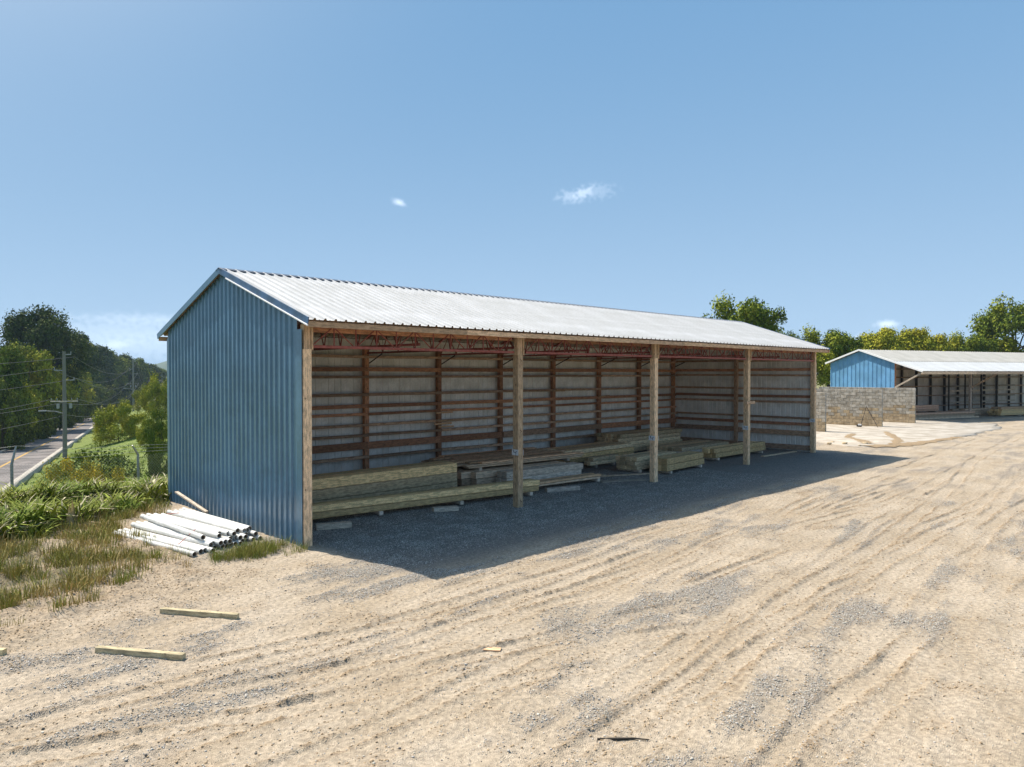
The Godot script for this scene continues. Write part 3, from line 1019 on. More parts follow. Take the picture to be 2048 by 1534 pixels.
# ------------------------------------------------------------------ second shed
func build_second_shed() -> void:
	var s := thing("storage_shed", "second open shed with bright blue gable and lean-to canopy beyond the block walls", "shed", Vector3(50.4, -0.1, -5.04), deg_to_rad(-20.0))
	var d := 5.8
	var e := 4.40
	var rg := 5.33
	var cz := 2.4
	var ce := 3.68
	var ln := 26.0
	var ox := 0.25
	var pitch := 0.305
	var nup := Vector3(0, 1, 0.3).normalized()
	var u := -ox
	while u < ln:
		var u1 := u + 4 * pitch
		sheet("roof_panel", u + 0.001, u1 - 0.001, pitch, 0.02, func(a): return Vector3(a, e + 0.05, 0), func(a): return Vector3(a, rg + 0.05, -d / 2), nup, M.roof2, M.roof_under, s)
		sheet("roof_panel", u + 0.001, u1 - 0.001, pitch, 0.02, func(a): return Vector3(a, e - 0.05, -d - 0.3), func(a): return Vector3(a, rg + 0.05, -d / 2), Vector3(0, 1, -0.3).normalized(), M.roof2, M.roof_under, s)
		sheet("canopy_panel", u + 0.001, u1 - 0.001, pitch, 0.02, func(a): return Vector3(a, ce + 0.03, cz), func(a): return Vector3(a, e + 0.03, 0.05), nup, M.roof_new, M.roof_under, s)
		u = u1
	for q in [[Vector3(-ox - 0.02, e - 0.05, -d - 0.3), Vector3(-ox - 0.02, rg + 0.03, -d / 2)], [Vector3(-ox - 0.02, e + 0.03, 0), Vector3(-ox - 0.02, rg + 0.03, -d / 2)], [Vector3(-ox - 0.02, ce, cz + 0.02), Vector3(-ox - 0.02, e + 0.02, 0.01)]]:
		beam("rake_trim", q[0], q[1], 0.03, 0.13, M.trim_white, s)
	# gable of flat seamed sheets, bent near the front corner
	var z := -d
	while z < -0.05:
		var z1 := minf(z + 0.38, 0.0)
		sheet("wall_panel", z + 0.001, z1 - 0.001, 0.38, 0.03, func(a): return Vector3(-0.01, 0.0, a), func(a): return Vector3(-0.01, rg - absf(a + d / 2) * (rg - e) / (d / 2) - 0.03, a), Vector3(-1, 0, 0), M.blue2, M.liner2, s)
		z = z1
	u = 0.0
	while u < ln - 0.1:
		sheet("wall_panel", u + 0.001, u + 4 * pitch - 0.001, pitch, 0.02, func(a): return Vector3(a, 0.0, -d), func(a): return Vector3(a, e - 0.1, -d), Vector3(0, 0, -1), M.blue2, M.liner2, s)
		u += 4 * pitch
	beam("corner_post", Vector3(0.1, -0.1, -0.1), Vector3(0.1, e, -0.1), 0.18, 0.18, pick("girt"), s, Vector3.RIGHT)
	for i in range(1, 4):
		var x := i * 8.85
		beam("post", Vector3(x, -0.1, -0.1), Vector3(x, e - 0.05, -0.1), 0.16, 0.16, pick("grey_wood"), s, Vector3.RIGHT)
		beam("brace", Vector3(x + 0.02, 2.45, 0.02), Vector3(x + 0.02, ce - 0.12, cz - 0.35), 0.05, 0.13, pick("old"), s)
	beam("brace", Vector3(0.0, 2.5, 0.05), Vector3(-0.1, ce - 0.06, cz - 0.1), 0.05, 0.12, pick("grey_wood"), s)
	for i in range(0, 5):
		beam("canopy_beam", Vector3(i * 6.0 - ox, ce - 0.1, cz - 0.06), Vector3(i * 6.0 + 6.0 - ox - 0.005, ce - 0.1, cz - 0.06), 0.06, 0.2, pick("old"), s)
		beam("header_board", Vector3(i * 6.0, e - 0.12, -0.05), Vector3(i * 6.0 + 5.99, e - 0.12, -0.05), 0.06, 0.2, pick("girt"), s)
	for i in 14:
		beam("post", Vector3(0.9 + i * 1.85, -0.1, -d + 0.15), Vector3(0.9 + i * 1.85, e - 0.15, -d + 0.15), 0.15, 0.15, pick("end"), s, Vector3.RIGHT)
	for y in [0.7, 1.6, 2.4, 3.2, 3.9]:
		for i in 4:
			beam("girt", Vector3(i * 6.5, y, -d + 0.26), Vector3(i * 6.5 + 6.49, y + rng.randf_range(-0.03, 0.03), -d + 0.26), 0.05, 0.09, pick("girt_grey"), s)
	# rack arms and stored boards
	for q in [[4.6, 2.3], [6.45, 2.25]]:
		beam("cleat", Vector3(q[0] - 0.5, q[1], -d + 0.4), Vector3(q[0] + 0.6, q[1] + 0.1, -d + 0.4), 0.05, 0.13, pick("pink_wood"), s)
	for y in [1.0, 1.5, 2.0, 2.4]:
		beam("rack_rail", Vector3(12.4, y, -d + 1.3), Vector3(22.0, y + 0.06, -d + 1.3), 0.06, 0.13, pick("grey_wood"), s)
	for x in [12.6, 14.8, 17.0, 19.2]:
		beam("rack_post", Vector3(x, 0, -d + 1.4), Vector3(x, 3.9, -d + 1.4), 0.1, 0.1, pick("end"), s, Vector3.RIGHT)
	# lumber lying under it
	var b := s.transform
	lumber("low pile of planks in front of the second shed beside the block wall", b * Vector3(0.6, 0.0, 0.7), -20.0, 8.0, 6, 4, 0.24, 0.12, "old", 0.6, "pink_wood")
	lumber("pinkish stack of long boards on the plank pile under the second shed", b * Vector3(0.2, 0.58, 0.1), -20.0, 4.6, 3, 3, 0.2, 0.15, "pink_wood", 0.05)
	lumber("pale timber stack at the picture's edge under the second shed", b * Vector3(11.2, 0.1, 0.9), -20.0, 7.0, 4, 4, 0.24, 0.16, "treated", 0.35, "fascia")
	lumber("dark old planks lying between the post and the timber under second shed", b * Vector3(9.2, 0.0, -1.0), -20.0, 4.2, 4, 4, 0.22, 0.14, "old", 0.5)

# ------------------------------------------------------------------ lumber
# a stack of boards: front left corner at p, boards along its own x, columns going back
func lumber(label: String, p: Vector3, turn: float, l: float, cols: int, rows: int, bw: float, bh: float, kind: String, jit := 0.08, top_kind := "", called := "lumber_stack", lean := 0.0) -> Node3D:
	var s := thing(called, label, "lumber", p, deg_to_rad(turn), "lumber stored in the sheds")
	var y := 0.0
	var feet := mini(4, maxi(2, int(l / 1.6)))
	for k in feet:
		var x := lerpf(0.25, l - 0.3, k / float(feet - 1))
		beam("bearer", Vector3(x, 0.045, 0.03), Vector3(x, 0.045, -cols * bw - 0.03), 0.1, 0.09, pick("grey_wood"), s)
	y = 0.09
	for r in rows:
		for c in cols:
			var dx := rng.randf_range(-jit, jit)
			var dl := rng.randf_range(-jit, jit)
			var kd := kind
			if top_kind != "" and r == rows - 1:
				kd = top_kind
			var yy := y + bh / 2 + r * (bh + 0.004)
			var tw := rng.randf_range(-0.006, 0.006) + lean * 0.02 * (c - cols / 2.0)
			var dz := rng.randf_range(-0.012, 0.012) * (1 + jit * 6)
			beam("board", Vector3(dx, yy, -(c + 0.5) * bw + dz), Vector3(l + dl, yy + tw, -(c + 0.5) * bw + dz + rng.randf_range(-0.012, 0.012) * (1 + jit * 10)), bw - 0.008, bh - 0.006, pick(kd), s, Vector3.UP, 0.011)
	return s

func build_lumber() -> void:
	# in the first bay
	lumber("long yellowish squared timbers lying lowest at the front of the first bay", Vector3(0.32, 0.03, -1.88), 7.4 * -1.0, 7.5, 3, 2, 0.14, 0.155, "treated", 0.05)
	lumber("tall pale green timber stack directly behind the long yellowish timbers", Vector3(0.3, 0.02, -2.62), 0.0, 5.9, 4, 3, 0.2, 0.262, "treated_green", 0.07, "treated")
	# weathered boards of the second bay
	lumber("wide spread of weathered brown boards piled behind the first front post", Vector3(7.0, 0.02, -2.9), -3.0, 4.1, 12, 2, 0.26, 0.2, "old", 0.25)
	lumber("thin brown boards laid loosely on top of the weathered pile", Vector3(7.3, 0.5, -3.2), -4.0, 4.3, 9, 3, 0.26, 0.05, "old", 0.55, "fascia")
	lumber("grey timber baulk under the weathered boards facing the yard", Vector3(7.8, 0.02, -2.3), -3.0, 3.3, 2, 2, 0.22, 0.2, "grey_wood", 0.06)
	lumber("low brown planks reaching past the first front post on a block", Vector3(7.9, 0.04, -1.42), -4.0, 3.2, 3, 2, 0.16, 0.06, "old", 0.3, "fascia")
	# third bay
	lumber("yellow green timber stack lying deep in the second bay", Vector3(12.9, 0.02, -4.3), 2.0, 4.2, 5, 3, 0.26, 0.16, "treated", 0.25, "treated_green")
	lumber("short dark-ended timber stub between the deep stack and the square bundle", Vector3(13.2, 0.02, -3.45), 0.0, 1.6, 2, 2, 0.18, 0.14, "treated_green", 0.1)
	lumber("square greenish bundle showing its end beside the second front post", Vector3(13.35, 0.0, -1.6), 2.0, 2.7, 4, 3, 0.22, 0.15, "treated_green", 0.06)
	lumber("bright pale timber bundle just right of the second front post", Vector3(13.75, 0.03, -0.62), 4.0, 2.75, 3, 2, 0.22, 0.215, "treated", 0.05)
	lumber("tall dark stack of timber against the back wall near the far corner", Vector3(17.0, 0.02, -5.1), 0.0, 4.7, 6, 5, 0.2, 0.155, "treated_green", 0.15)
	lumber("flat grey timber bundle in the middle of the far bay", Vector3(18.2, 0.02, -2.9), 0.0, 3.9, 8, 2, 0.2, 0.155, "grey_wood", 0.1, "treated_green")
	lumber("yellowish timber bundle crossing behind the third front post", Vector3(18.3, 0.03, -1.42), 0.0, 4.2, 3, 2, 0.19, 0.19, "treated", 0.22)
	# loose pieces on the floor of the shed
	var loose := [
		["short grey block under the end of the brown planks", Vector3(8.3, 0, -1.15), Vector3(9.3, 0, -0.75), 0.16, 0.12, "grey_wood"],
		["grey offcut lying in front of the long timbers", Vector3(4.1, 0, -1.1), Vector3(4.7, 0, -0.85), 0.2, 0.1, "grey_wood"],
		["dark offcut under the near end of the long timbers", Vector3(1.0, 0, -1.3), Vector3(1.7, 0, -1.0), 0.18, 0.12, "grey_wood"],
		["thin dark plank on the floor before the square greenish bundle", Vector3(11.8, 0, -1.9), Vector3(13.9, 0, -1.0), 0.12, 0.04, "old"],
		["flat grey plank on the floor right of the brown planks", Vector3(10.9, 0, -1.2), Vector3(12.3, 0, -0.55), 0.3, 0.03, "grey_wood"],
		["thin pale plank on the floor by the far wall", Vector3(21.2, 0, -0.9), Vector3(24.0, 0, -0.75), 0.14, 0.04, "old"]]
	for q in loose:
		var a: Vector3 = q[1]
		var c: Vector3 = q[2]
		a.y = ground_at(a.x, a.z) + q[4] / 2
		c.y = ground_at(c.x, c.z) + q[4] / 2
		var o := beam("loose_plank", a, c, q[3], q[4], pick(q[5]), self)
		tag(o, q[0], "plank", "loose planks on the ground")

# ------------------------------------------------------------------ pipes
func build_pipes() -> void:
	var ln := 3.05
	var ro := 0.05
	var st := SurfaceTool.new()
	st.begin(Mesh.PRIMITIVE_TRIANGLES)
	tube_ring(st, 0.0, ln, ro, ro, 18)
	tube_ring(st, 0.0, 0.16, ro + 0.005, ro + 0.005, 18)
	for e in [0.0, ln]:
		for k in 18:
			var a := TAU * k / 18
			var b := TAU * (k + 1) / 18
			var ring_v := []
			for v in [Vector3(cos(a) * ro, sin(a) * ro, e), Vector3(cos(b) * ro, sin(b) * ro, e), Vector3(cos(b) * 0.043, sin(b) * 0.043, e), Vector3(cos(a) * ro, sin(a) * ro, e), Vector3(cos(b) * 0.043, sin(b) * 0.043, e), Vector3(cos(a) * 0.043, sin(a) * 0.043, e)]:
				ring_v.append(v)
			if e > 0:
				ring_v = [ring_v[0], ring_v[2], ring_v[1], ring_v[3], ring_v[5], ring_v[4]]
			for v in ring_v:
				st.set_normal(Vector3(0, 0, 1 if e > 0 else -1))
				st.add_vertex(v)
	var outer := st.commit()
	var st2 := SurfaceTool.new()
	st2.begin(Mesh.PRIMITIVE_TRIANGLES)
	tube_ring(st2, 0.0, ln, 0.043, 0.043, 14, -1.0)
	var inner := st2.commit()
	var spots := []
	for i in 16:
		spots.append([i, 0.051, -3.76 - i * 0.04 + rng.randf_range(-0.14, 0.14), 0])
	for i in range(3, 15):
		spots.append([i + 0.5, 0.14, -3.82 - i * 0.045 + rng.randf_range(-0.17, 0.17), 1])
	for i in [6, 7, 8, 9, 11, 12, 13, 14]:
		spots.append([i + 0.05, 0.229, -3.88 - i * 0.045 + rng.randf_range(-0.2, 0.2), 2])
	var nth := ["first", "second", "third", "fourth", "fifth", "sixth", "seventh", "eighth", "ninth", "tenth", "eleventh", "twelfth", "thirteenth", "fourteenth", "fifteenth", "sixteenth"]
	var seen := [-1, -1, -1]
	var gy := 0.0
	for x in [-1.8, -1.2, -0.5]:
		gy = maxf(gy, ground_at(x, -2.5))
	for s in spots:
		var o := Node3D.new()
		put(o, "plastic_pipe", self)
		mesh_node("pipe_wall", outer, M.pvc, o)
		mesh_node("bore", inner, M.pvc_in, o)
		var yaw: float = 0.19 - 0.117 * s[0] / 15.0 + rng.randf_range(-0.01, 0.01)
		o.position = Vector3(-2.36 + s[0] * 0.12, s[1] + gy - 0.01, s[2])
		o.rotation = Vector3(rng.randf_range(-0.004, 0.004), yaw, 0)
		var row: String = ["bottom row", "second row", "top row"][s[3]]
		seen[s[3]] += 1
		tag(o, "white plastic pipe, %s from the left in the %s of the pile" % [nth[seen[s[3]]], row], "pipe", "white pipes piled by the gable")
	var dg := Node3D.new()
	put(dg, "plastic_pipe", self)
	mesh_node("pipe_wall", outer, M.pvc, dg)
	mesh_node("bore", inner, M.pvc_in, dg)
	dg.position = Vector3(-1.66, 0.235 + gy, -4.25)
	dg.rotation = Vector3(0.0, 0.055, 0)
	tag(dg, "white plastic pipe lying askew across the left half of the pile", "pipe")
	# red bands
	for q in [[[Vector3(-1.86, 0.11, -1.5), Vector3(-1.72, 0.18, -1.56), Vector3(-1.58, 0.24, -1.66), Vector3(-1.44, 0.3, -1.74)], "thin red strap over the near half of the white pipes"], [[Vector3(-1.33, 0.32, -3.7), Vector3(-1.2, 0.33, -3.62), Vector3(-1.1, 0.325, -3.6)], "short red strap over the far half of the white pipes"]]:
		var pts := []
		for v in q[0]:
			pts.append(v + Vector3(0, gy, 0))
		var rads := []
		for v in pts:
			rads.append(0.008)
		tag(tube("pipe_strap", pts, rads, M.strap, self, 5), q[1], "strap")
	var lb := beam("leaning_board", Vector3(-0.3, 0.42, -6.05), Vector3(-0.1, 0.08, -4.6), 0.09, 0.04, pick("grey_wood"), self)
	tag(lb, "narrow grey board leaning against the blue gable behind the pipes", "board")

func tube_ring(st: SurfaceTool, z0: float, z1: float, r0: float, r1: float, n: int, sg := 1.0) -> void:
	for k in n:
		var a := TAU * k / n
		var b := TAU * (k + 1) / n
		var na_ := Vector3(cos(a), sin(a), 0)
		var nb_ := Vector3(cos(b), sin(b), 0)
		var q := [[na_ * r0 + Vector3(0, 0, z0), na_], [nb_ * r0 + Vector3(0, 0, z0), nb_], [nb_ * r1 + Vector3(0, 0, z1), nb_], [na_ * r1 + Vector3(0, 0, z1), na_]]
		for i in ([0, 2, 1, 0, 3, 2] if sg > 0 else [0, 1, 2, 0, 2, 3]):
			st.set_normal(q[i][1] * sg)
			st.add_vertex(q[i][0])

# ------------------------------------------------------------------ paper signs on the posts
func build_signs() -> void:
	var defs := [[6.1, 1.42, "first"], [12.2, 1.40, "second"], [18.3, 1.40, "third"], [L - 0.115, 1.40, "last"]]
	for d in defs:
		var s := thing("paper_sign", "small white paper sign on the %s post along the open front" % d[2], "sign", Vector3(d[0] - 0.1, d[1], -0.1))
		var st := SurfaceTool.new()
		st.begin(Mesh.PRIMITIVE_TRIANGLES)
		box_into(st, Transform3D(Basis(), Vector3(-0.006, 0, 0)), Vector3(0.004, 0.15, 0.23))
		mesh_node("sheet", st.commit(), M.paper, s)
		for q in [[-0.05, 0.03, 0.02, 0.07], [-0.01, 0.0, 0.05, 0.016], [0.03, -0.02, 0.016, 0.08], [0.055, 0.02, 0.03, 0.016]]:
			var st2 := SurfaceTool.new()
			st2.begin(Mesh.PRIMITIVE_TRIANGLES)
			box_into(st2, Transform3D(Basis(), Vector3(-0.0095, q[1], q[0])), Vector3(0.002, q[3], q[2]))
			mesh_node("mark", st2.commit(), M.ink, s)
		if d[2] != "last":
			var s2 := thing("paper_sign", "edge of a white paper on the right side of the %s post" % d[2], "sign", Vector3(d[0] + 0.1, d[1] - 0.01, -0.08))
			var st3 := SurfaceTool.new()
			st3.begin(Mesh.PRIMITIVE_TRIANGLES)
			box_into(st3, Transform3D(Basis(Vector3.UP, -0.35), Vector3(0.02, 0, 0)), Vector3(0.004, 0.15, 0.2))
			mesh_node("sheet", st3.commit(), M.paper, s2)

# ------------------------------------------------------------------ small things in the yard
func build_small() -> void:
	for q in [["short pale squared stake lying on the sand nearer the shed", Vector3(-3.38, 0, 2.16), Vector3(-2.68, 0, 3.13)], ["short pale squared stake lying on the sand nearer the camera", Vector3(-4.44, 0, 3.09), Vector3(-3.75, 0, 4.06)], ["pale stake end poking in at the picture's edge", Vector3(-5.9, 0, 1.7), Vector3(-5.28, 0, 2.42)]]:
		var a: Vector3 = q[1]
		var b: Vector3 = q[2]
		a.y = ground_at(a.x, a.z) + 0.035
		b.y = ground_at(b.x, b.z) + 0.035
		var o := beam("wood_stake", a, b, 0.075, 0.075, pick("stake"), self)
		tag(o, q[0], "stake", "stakes lying on the sand")
	# bent stick in the foreground
	var y := ground_at(-1.45, 9.0)
	var sp := [Vector3(-1.62, 0, 8.72), Vector3(-1.5, 0, 8.86), Vector3(-1.38, 0, 8.96), Vector3(-1.28, 0, 9.08)]
	var pts := []
	for p in sp:
		pts.append(Vector3(p.x, ground_at(p.x, p.z) + 0.012, p.z))
	tag(tube("bent_stick", pts, [0.012, 0.014, 0.01, 0.005], pick("end"), self, 6), "dark bent stick lying on the sand in the foreground", "stick")
	# flat pale chip
	var chip := beam("wood_chip", Vector3(-0.95, ground_at(-0.9, 6.4) + 0.012, 6.28), Vector3(-0.78, ground_at(-0.8, 6.5) + 0.012, 6.5), 0.1, 0.016, pick("fascia"), self)
	tag(chip, "small flat pale board scrap on the gravel", "board scrap")
	# thin steel frame standing on the slab
	var f := thing("wire_frame_stand", "thin dark A-shaped metal stand leaning by the middle block wall", "stand", Vector3(41.2, 0.025, -3.6))
	tube("leg", [Vector3(0.0, 0.0, -0.55), Vector3(0.0, 1.3, -0.2)], [0.015, 0.015], M.dark_steel, f)
	tube("leg", [Vector3(0.0, 1.3, -0.2), Vector3(0.0, 0.0, 0.5)], [0.015, 0.015], M.dark_steel, f)
	beam("foot", Vector3(-0.12, 0.07, -0.72), Vector3(-0.12, 0.07, -0.45), 0.16, 0.13, M.black, f)
	beam("foot_plate", Vector3(-0.22, 0.14, -0.62), Vector3(-0.22, 0.14, -0.42), 0.05, 0.09, M.trim_white, f)
	# broken clods and stones by the end of the slab
	for q in [[28.3, -1.0, 0.24, "lump of sandy earth nearest the shed corner at the slab's end"], [28.9, -0.5, 0.32, "largest lump of sandy earth at the slab's ragged end"], [29.5, -1.3, 0.2, "small grey lump of earth against the slab edge"], [29.9, 0.1, 0.28, "flat lump of earth on the slab edge beside the largest lump"], [28.6, 0.3, 0.18, "small round clod in front of the largest lump of earth"]]:
		var sz: float = q[2]
		var o := mesh_node("earth_clod", stone_mesh(int(q[2] * 100) % 4), M.clod, self, Transform3D(Basis(Vector3.UP, rng.randf() * TAU).scaled(Vector3(sz, sz * 0.6, sz)), Vector3(q[0], ground_at(q[0], q[1]) + sz * 0.15, q[1])))
		tag(o, q[3], "clod", "lumps of earth beside the slab")

func stone_mesh(v: int) -> ArrayMesh:
	var key := "stone" + str(v)
	if cache.has(key):
		return cache[key]
	var sp := SphereMesh.new()
	sp.radius = 0.5
	sp.height = 1.0
	sp.radial_segments = 7
	sp.rings = 3
	var arr := sp.get_mesh_arrays()
	var p: PackedVector3Array = arr[Mesh.ARRAY_VERTEX]
	for i in p.size():
		var q := p[i].snapped(Vector3.ONE * 0.001)
		p[i] = p[i] * (1.0 + 0.55 * nb.get_noise_3d(q.x * 1.6 + v * 7.0, q.y * 1.6, q.z * 1.6))
	arr[Mesh.ARRAY_VERTEX] = p
	arr[Mesh.ARRAY_NORMAL] = null
	arr[Mesh.ARRAY_TANGENT] = null
	var st := SurfaceTool.new()
	st.create_from_arrays(arr)
	st.deindex()
	st.set_smooth_group(-1)
	st.generate_normals()
	var m := st.commit()
	cache[key] = m
	return m

func multi(called: String, mesh: Mesh, mat: Material, tf: Array, cols: PackedColorArray, label: String) -> void:
	var mm := MultiMesh.new()
	mm.transform_format = MultiMesh.TRANSFORM_3D
	mm.use_colors = true
	mm.mesh = mesh
	mm.instance_count = tf.size()
	for i in tf.size():
		mm.set_instance_transform(i, tf[i])
		mm.set_instance_color(i, cols[i])
	var o := MultiMeshInstance3D.new()
	o.multimesh = mm
	o.material_override = mat
	put(o, called, self)
	o.set_meta("kind", "stuff")
	o.set_meta("label", label)
	o.set_meta("category", called.replace("_", " "))

func build_gravel() -> void:
	var r := RandomNumberGenerator.new()
	r.seed = 5
	for v in 3:
		var tf := []
		var cols := PackedColorArray()
		var want := 48000
		var tries := 0
		while tf.size() < want and tries < 900000:
			tries += 1
			var x := r.randf_range(-6.8, 16.0)
			var z := r.randf_range(-3.0, 11.6)
			# only what the yard near the camera shows
			var g := gravel_at(x, z)
			var near := clampf(1.25 - Vector2(x + 6.9, z - 13.0).length() / 26.0, 0.12, 1.0)
			if r.randf() > (g * g * 1.1 + 0.035) * near:
				continue
			var s := r.randf_range(0.007, 0.018)
			if r.randf() < 0.04:
				s *= 1.8
			var b := Basis.from_euler(Vector3(r.randf() * TAU, r.randf() * TAU, r.randf() * TAU)).scaled(Vector3(s, s * 0.7, s * r.randf_range(0.7, 1.2)))
			tf.append(Transform3D(b, Vector3(x, ground_at(x, z) + s * 0.2, z)))
			var k := r.randf_range(0.26, 0.50)
			if r.randf() < 0.08:
				k = r.randf_range(0.45, 0.62)
			elif r.randf() < 0.12:
				k = 0.12
			cols.append(Color(k * 1.08, k, k * r.randf_range(0.82, 0.94)))
		multi("gravel", stone_mesh(v), M.stone, tf, cols, "loose grey gravel strewn over the sandy yard")
	# crumbs of sand along the wheel ruts and on the bank
	var tf2 := []
	var c2 := PackedColorArray()
	for i in 260000:
		var x := r.randf_range(-6.8, 15.0)
		var z := r.randf_range(-3.5, 11.6)
		if x > -0.1 and z < 3.4:
			continue
		var q := soil[clampi(zs.bsearch(z), 0, zs.size() - 1) * xs.size() + clampi(xs.bsearch(x), 0, xs.size() - 1)]
		if r.randf() > q * 0.9 + 0.015:
			continue
		var s := r.randf_range(0.008, 0.026)
		tf2.append(Transform3D(Basis.from_euler(Vector3(r.randf() * TAU, r.randf() * TAU, 0)).scaled(Vector3(s, s * 0.7, s)), Vector3(x, ground_at(x, z) + s * 0.15, z)))
		var k := r.randf_range(0.6, 1.05)
		c2.append(Color(0.42 * k, 0.305 * k, 0.185 * k))
	multi("dirt_crumbs", stone_mesh(3), M.stone, tf2, c2, "crumbs of dry sandy earth thrown up by wheels")

# ------------------------------------------------------------------ plants
func crown_mesh(sd: int, rad: Vector3, clumps: int, leaves: int, size: float, c0: Color, c1: Color, c2: Color, fill := 0.55, low := -0.6) -> Array:
	var r := RandomNumberGenerator.new()
	r.seed = sd
	var cl := []
	for i in clumps:
		var d := Vector3(r.randfn(), r.randfn(), r.randfn()).normalized()
		if d.y < low:
			d.y = -d.y
		var k := lerpf(fill, 1.0, sqrt(r.randf()))
		cl.append([d * rad * k, r.randf_range(0.2, 0.36) * minf(rad.x, rad.y), r.randf()])
	var v := PackedVector3Array()
	var n := PackedVector3Array()
	var col := PackedColorArray()
	var idx := PackedInt32Array()
	for i in leaves:
		var c: Array = cl[r.randi() % clumps]
		var d := Vector3(r.randfn(), r.randfn() * 0.8, r.randfn()).normalized()
		var p: Vector3 = c[0] + d * c[1] * pow(r.randf(), 0.45) * r.randf_range(0.7, 1.25)
		var nn := (d * 0.7 + Vector3(r.randfn(), r.randfn() + 0.5, r.randfn()) * 0.6).normalized()
		var a := nn.cross(Vector3(r.randfn(), r.randfn(), r.randfn())).normalized()
		var b := nn.cross(a)
		var s := size * r.randf_range(0.55, 1.3)
		var k := v.size()
		v.append(p - a * s)
		v.append(p + b * s * 0.5 + nn * s * 0.12)
		v.append(p + a * s)
		v.append(p - b * s * 0.5 + nn * s * 0.12)
		var t := clampf(c[2] * 0.55 + r.randf() * 0.55, 0, 1)
		var cc := c0.lerp(c1, t * 2.0) if t < 0.5 else c1.lerp(c2, t * 2.0 - 1.0)
		for q in 4:
			n.append(nn)
			col.append(cc)
		idx.append_array([k, k + 1, k + 2, k, k + 2, k + 3])
	var arr := []
	arr.resize(Mesh.ARRAY_MAX)
	arr[Mesh.ARRAY_VERTEX] = v
	arr[Mesh.ARRAY_NORMAL] = n
	arr[Mesh.ARRAY_COLOR] = col
	arr[Mesh.ARRAY_INDEX] = idx
	var m := ArrayMesh.new()
	m.add_surface_from_arrays(Mesh.PRIMITIVE_TRIANGLES, arr)
	return [m, cl]

func trunk_mesh(sd: int, height: float, cy: float, cl: Array, r0: float) -> ArrayMesh:
	var r := RandomNumberGenerator.new()
	r.seed = sd
	var st := SurfaceTool.new()
	st.begin(Mesh.PRIMITIVE_TRIANGLES)
	var top := cy + (height - cy) * 0.35
	var pts := []
	var rad := []
	for i in 7:
		var t := i / 6.0
		pts.append(Vector3(r.randfn() * 0.12 * t * r0 * 4.0, lerpf(-0.3, top, t), r.randfn() * 0.12 * t * r0 * 4.0))
		rad.append(r0 * lerpf(1.15, 0.35, t))
	tube_into(st, pts, rad, 8)
	for i in mini(9, cl.size()):
		var c: Vector3 = cl[i][0] + Vector3(0, cy, 0)
		var t := clampf(r.randf_range(0.35, 0.85), 0, 1)
		var from: Vector3 = pts[int(t * 6)]
		if c.y < from.y + 0.2:
			from = pts[2]
		var mid := from.lerp(c, 0.5) + Vector3(r.randfn(), r.randf() * 0.8, r.randfn()) * 0.1 * height * 0.2
		tube_into(st, [from, mid, c], [r0 * 0.42, r0 * 0.26, r0 * 0.08], 6)
	return st.commit()

# one tree kind: a crown and trunk of about unit shape, sized per tree
func tree_kind(key: String, sd: int, h: float, cr: Vector3, clumps: int, leaves: int, size: float, c0: Color, c1: Color, c2: Color, fill := 0.5) -> void:
	var cw := crown_mesh(sd, cr, clumps, leaves, size, c0, c1, c2, fill, -1.1 if h < 2.8 else -0.6)
	var cy := h - cr.y
	cache["tree_" + key] = [cw[0], trunk_mesh(sd, h, cy, cw[1], h * 0.022 + 0.05), cy, h, cr.x]

func tree(called: String, key: String, label: String, at: Vector2, top: float, rad: float, group: String, category := "tree", sink := 0.0) -> void:
	var k: Array = cache["tree_" + key]
	var g := ground_at(at.x, at.y) - sink
	var s := thing(called, label, category, Vector3(at.x, g, at.y), rng.randf() * TAU, group)
	var sy: float = (top - g) / k[3]
	var sx: float = rad / k[4]
	s.scale = Vector3.ONE
	var b := Basis().scaled(Vector3(sx, sy, sx))
	mesh_node("trunk" if category == "tree" else "stem", k[1], M.bark, s, Transform3D(b if category == "tree" else Basis().scaled(Vector3(sx * 0.4, sy * 0.7, sx * 0.4)), Vector3.ZERO))
	mesh_node("crown" if category == "tree" else "foliage", k[0], M.leaf, s, Transform3D(b, Vector3(0, k[2] * sy, 0)))

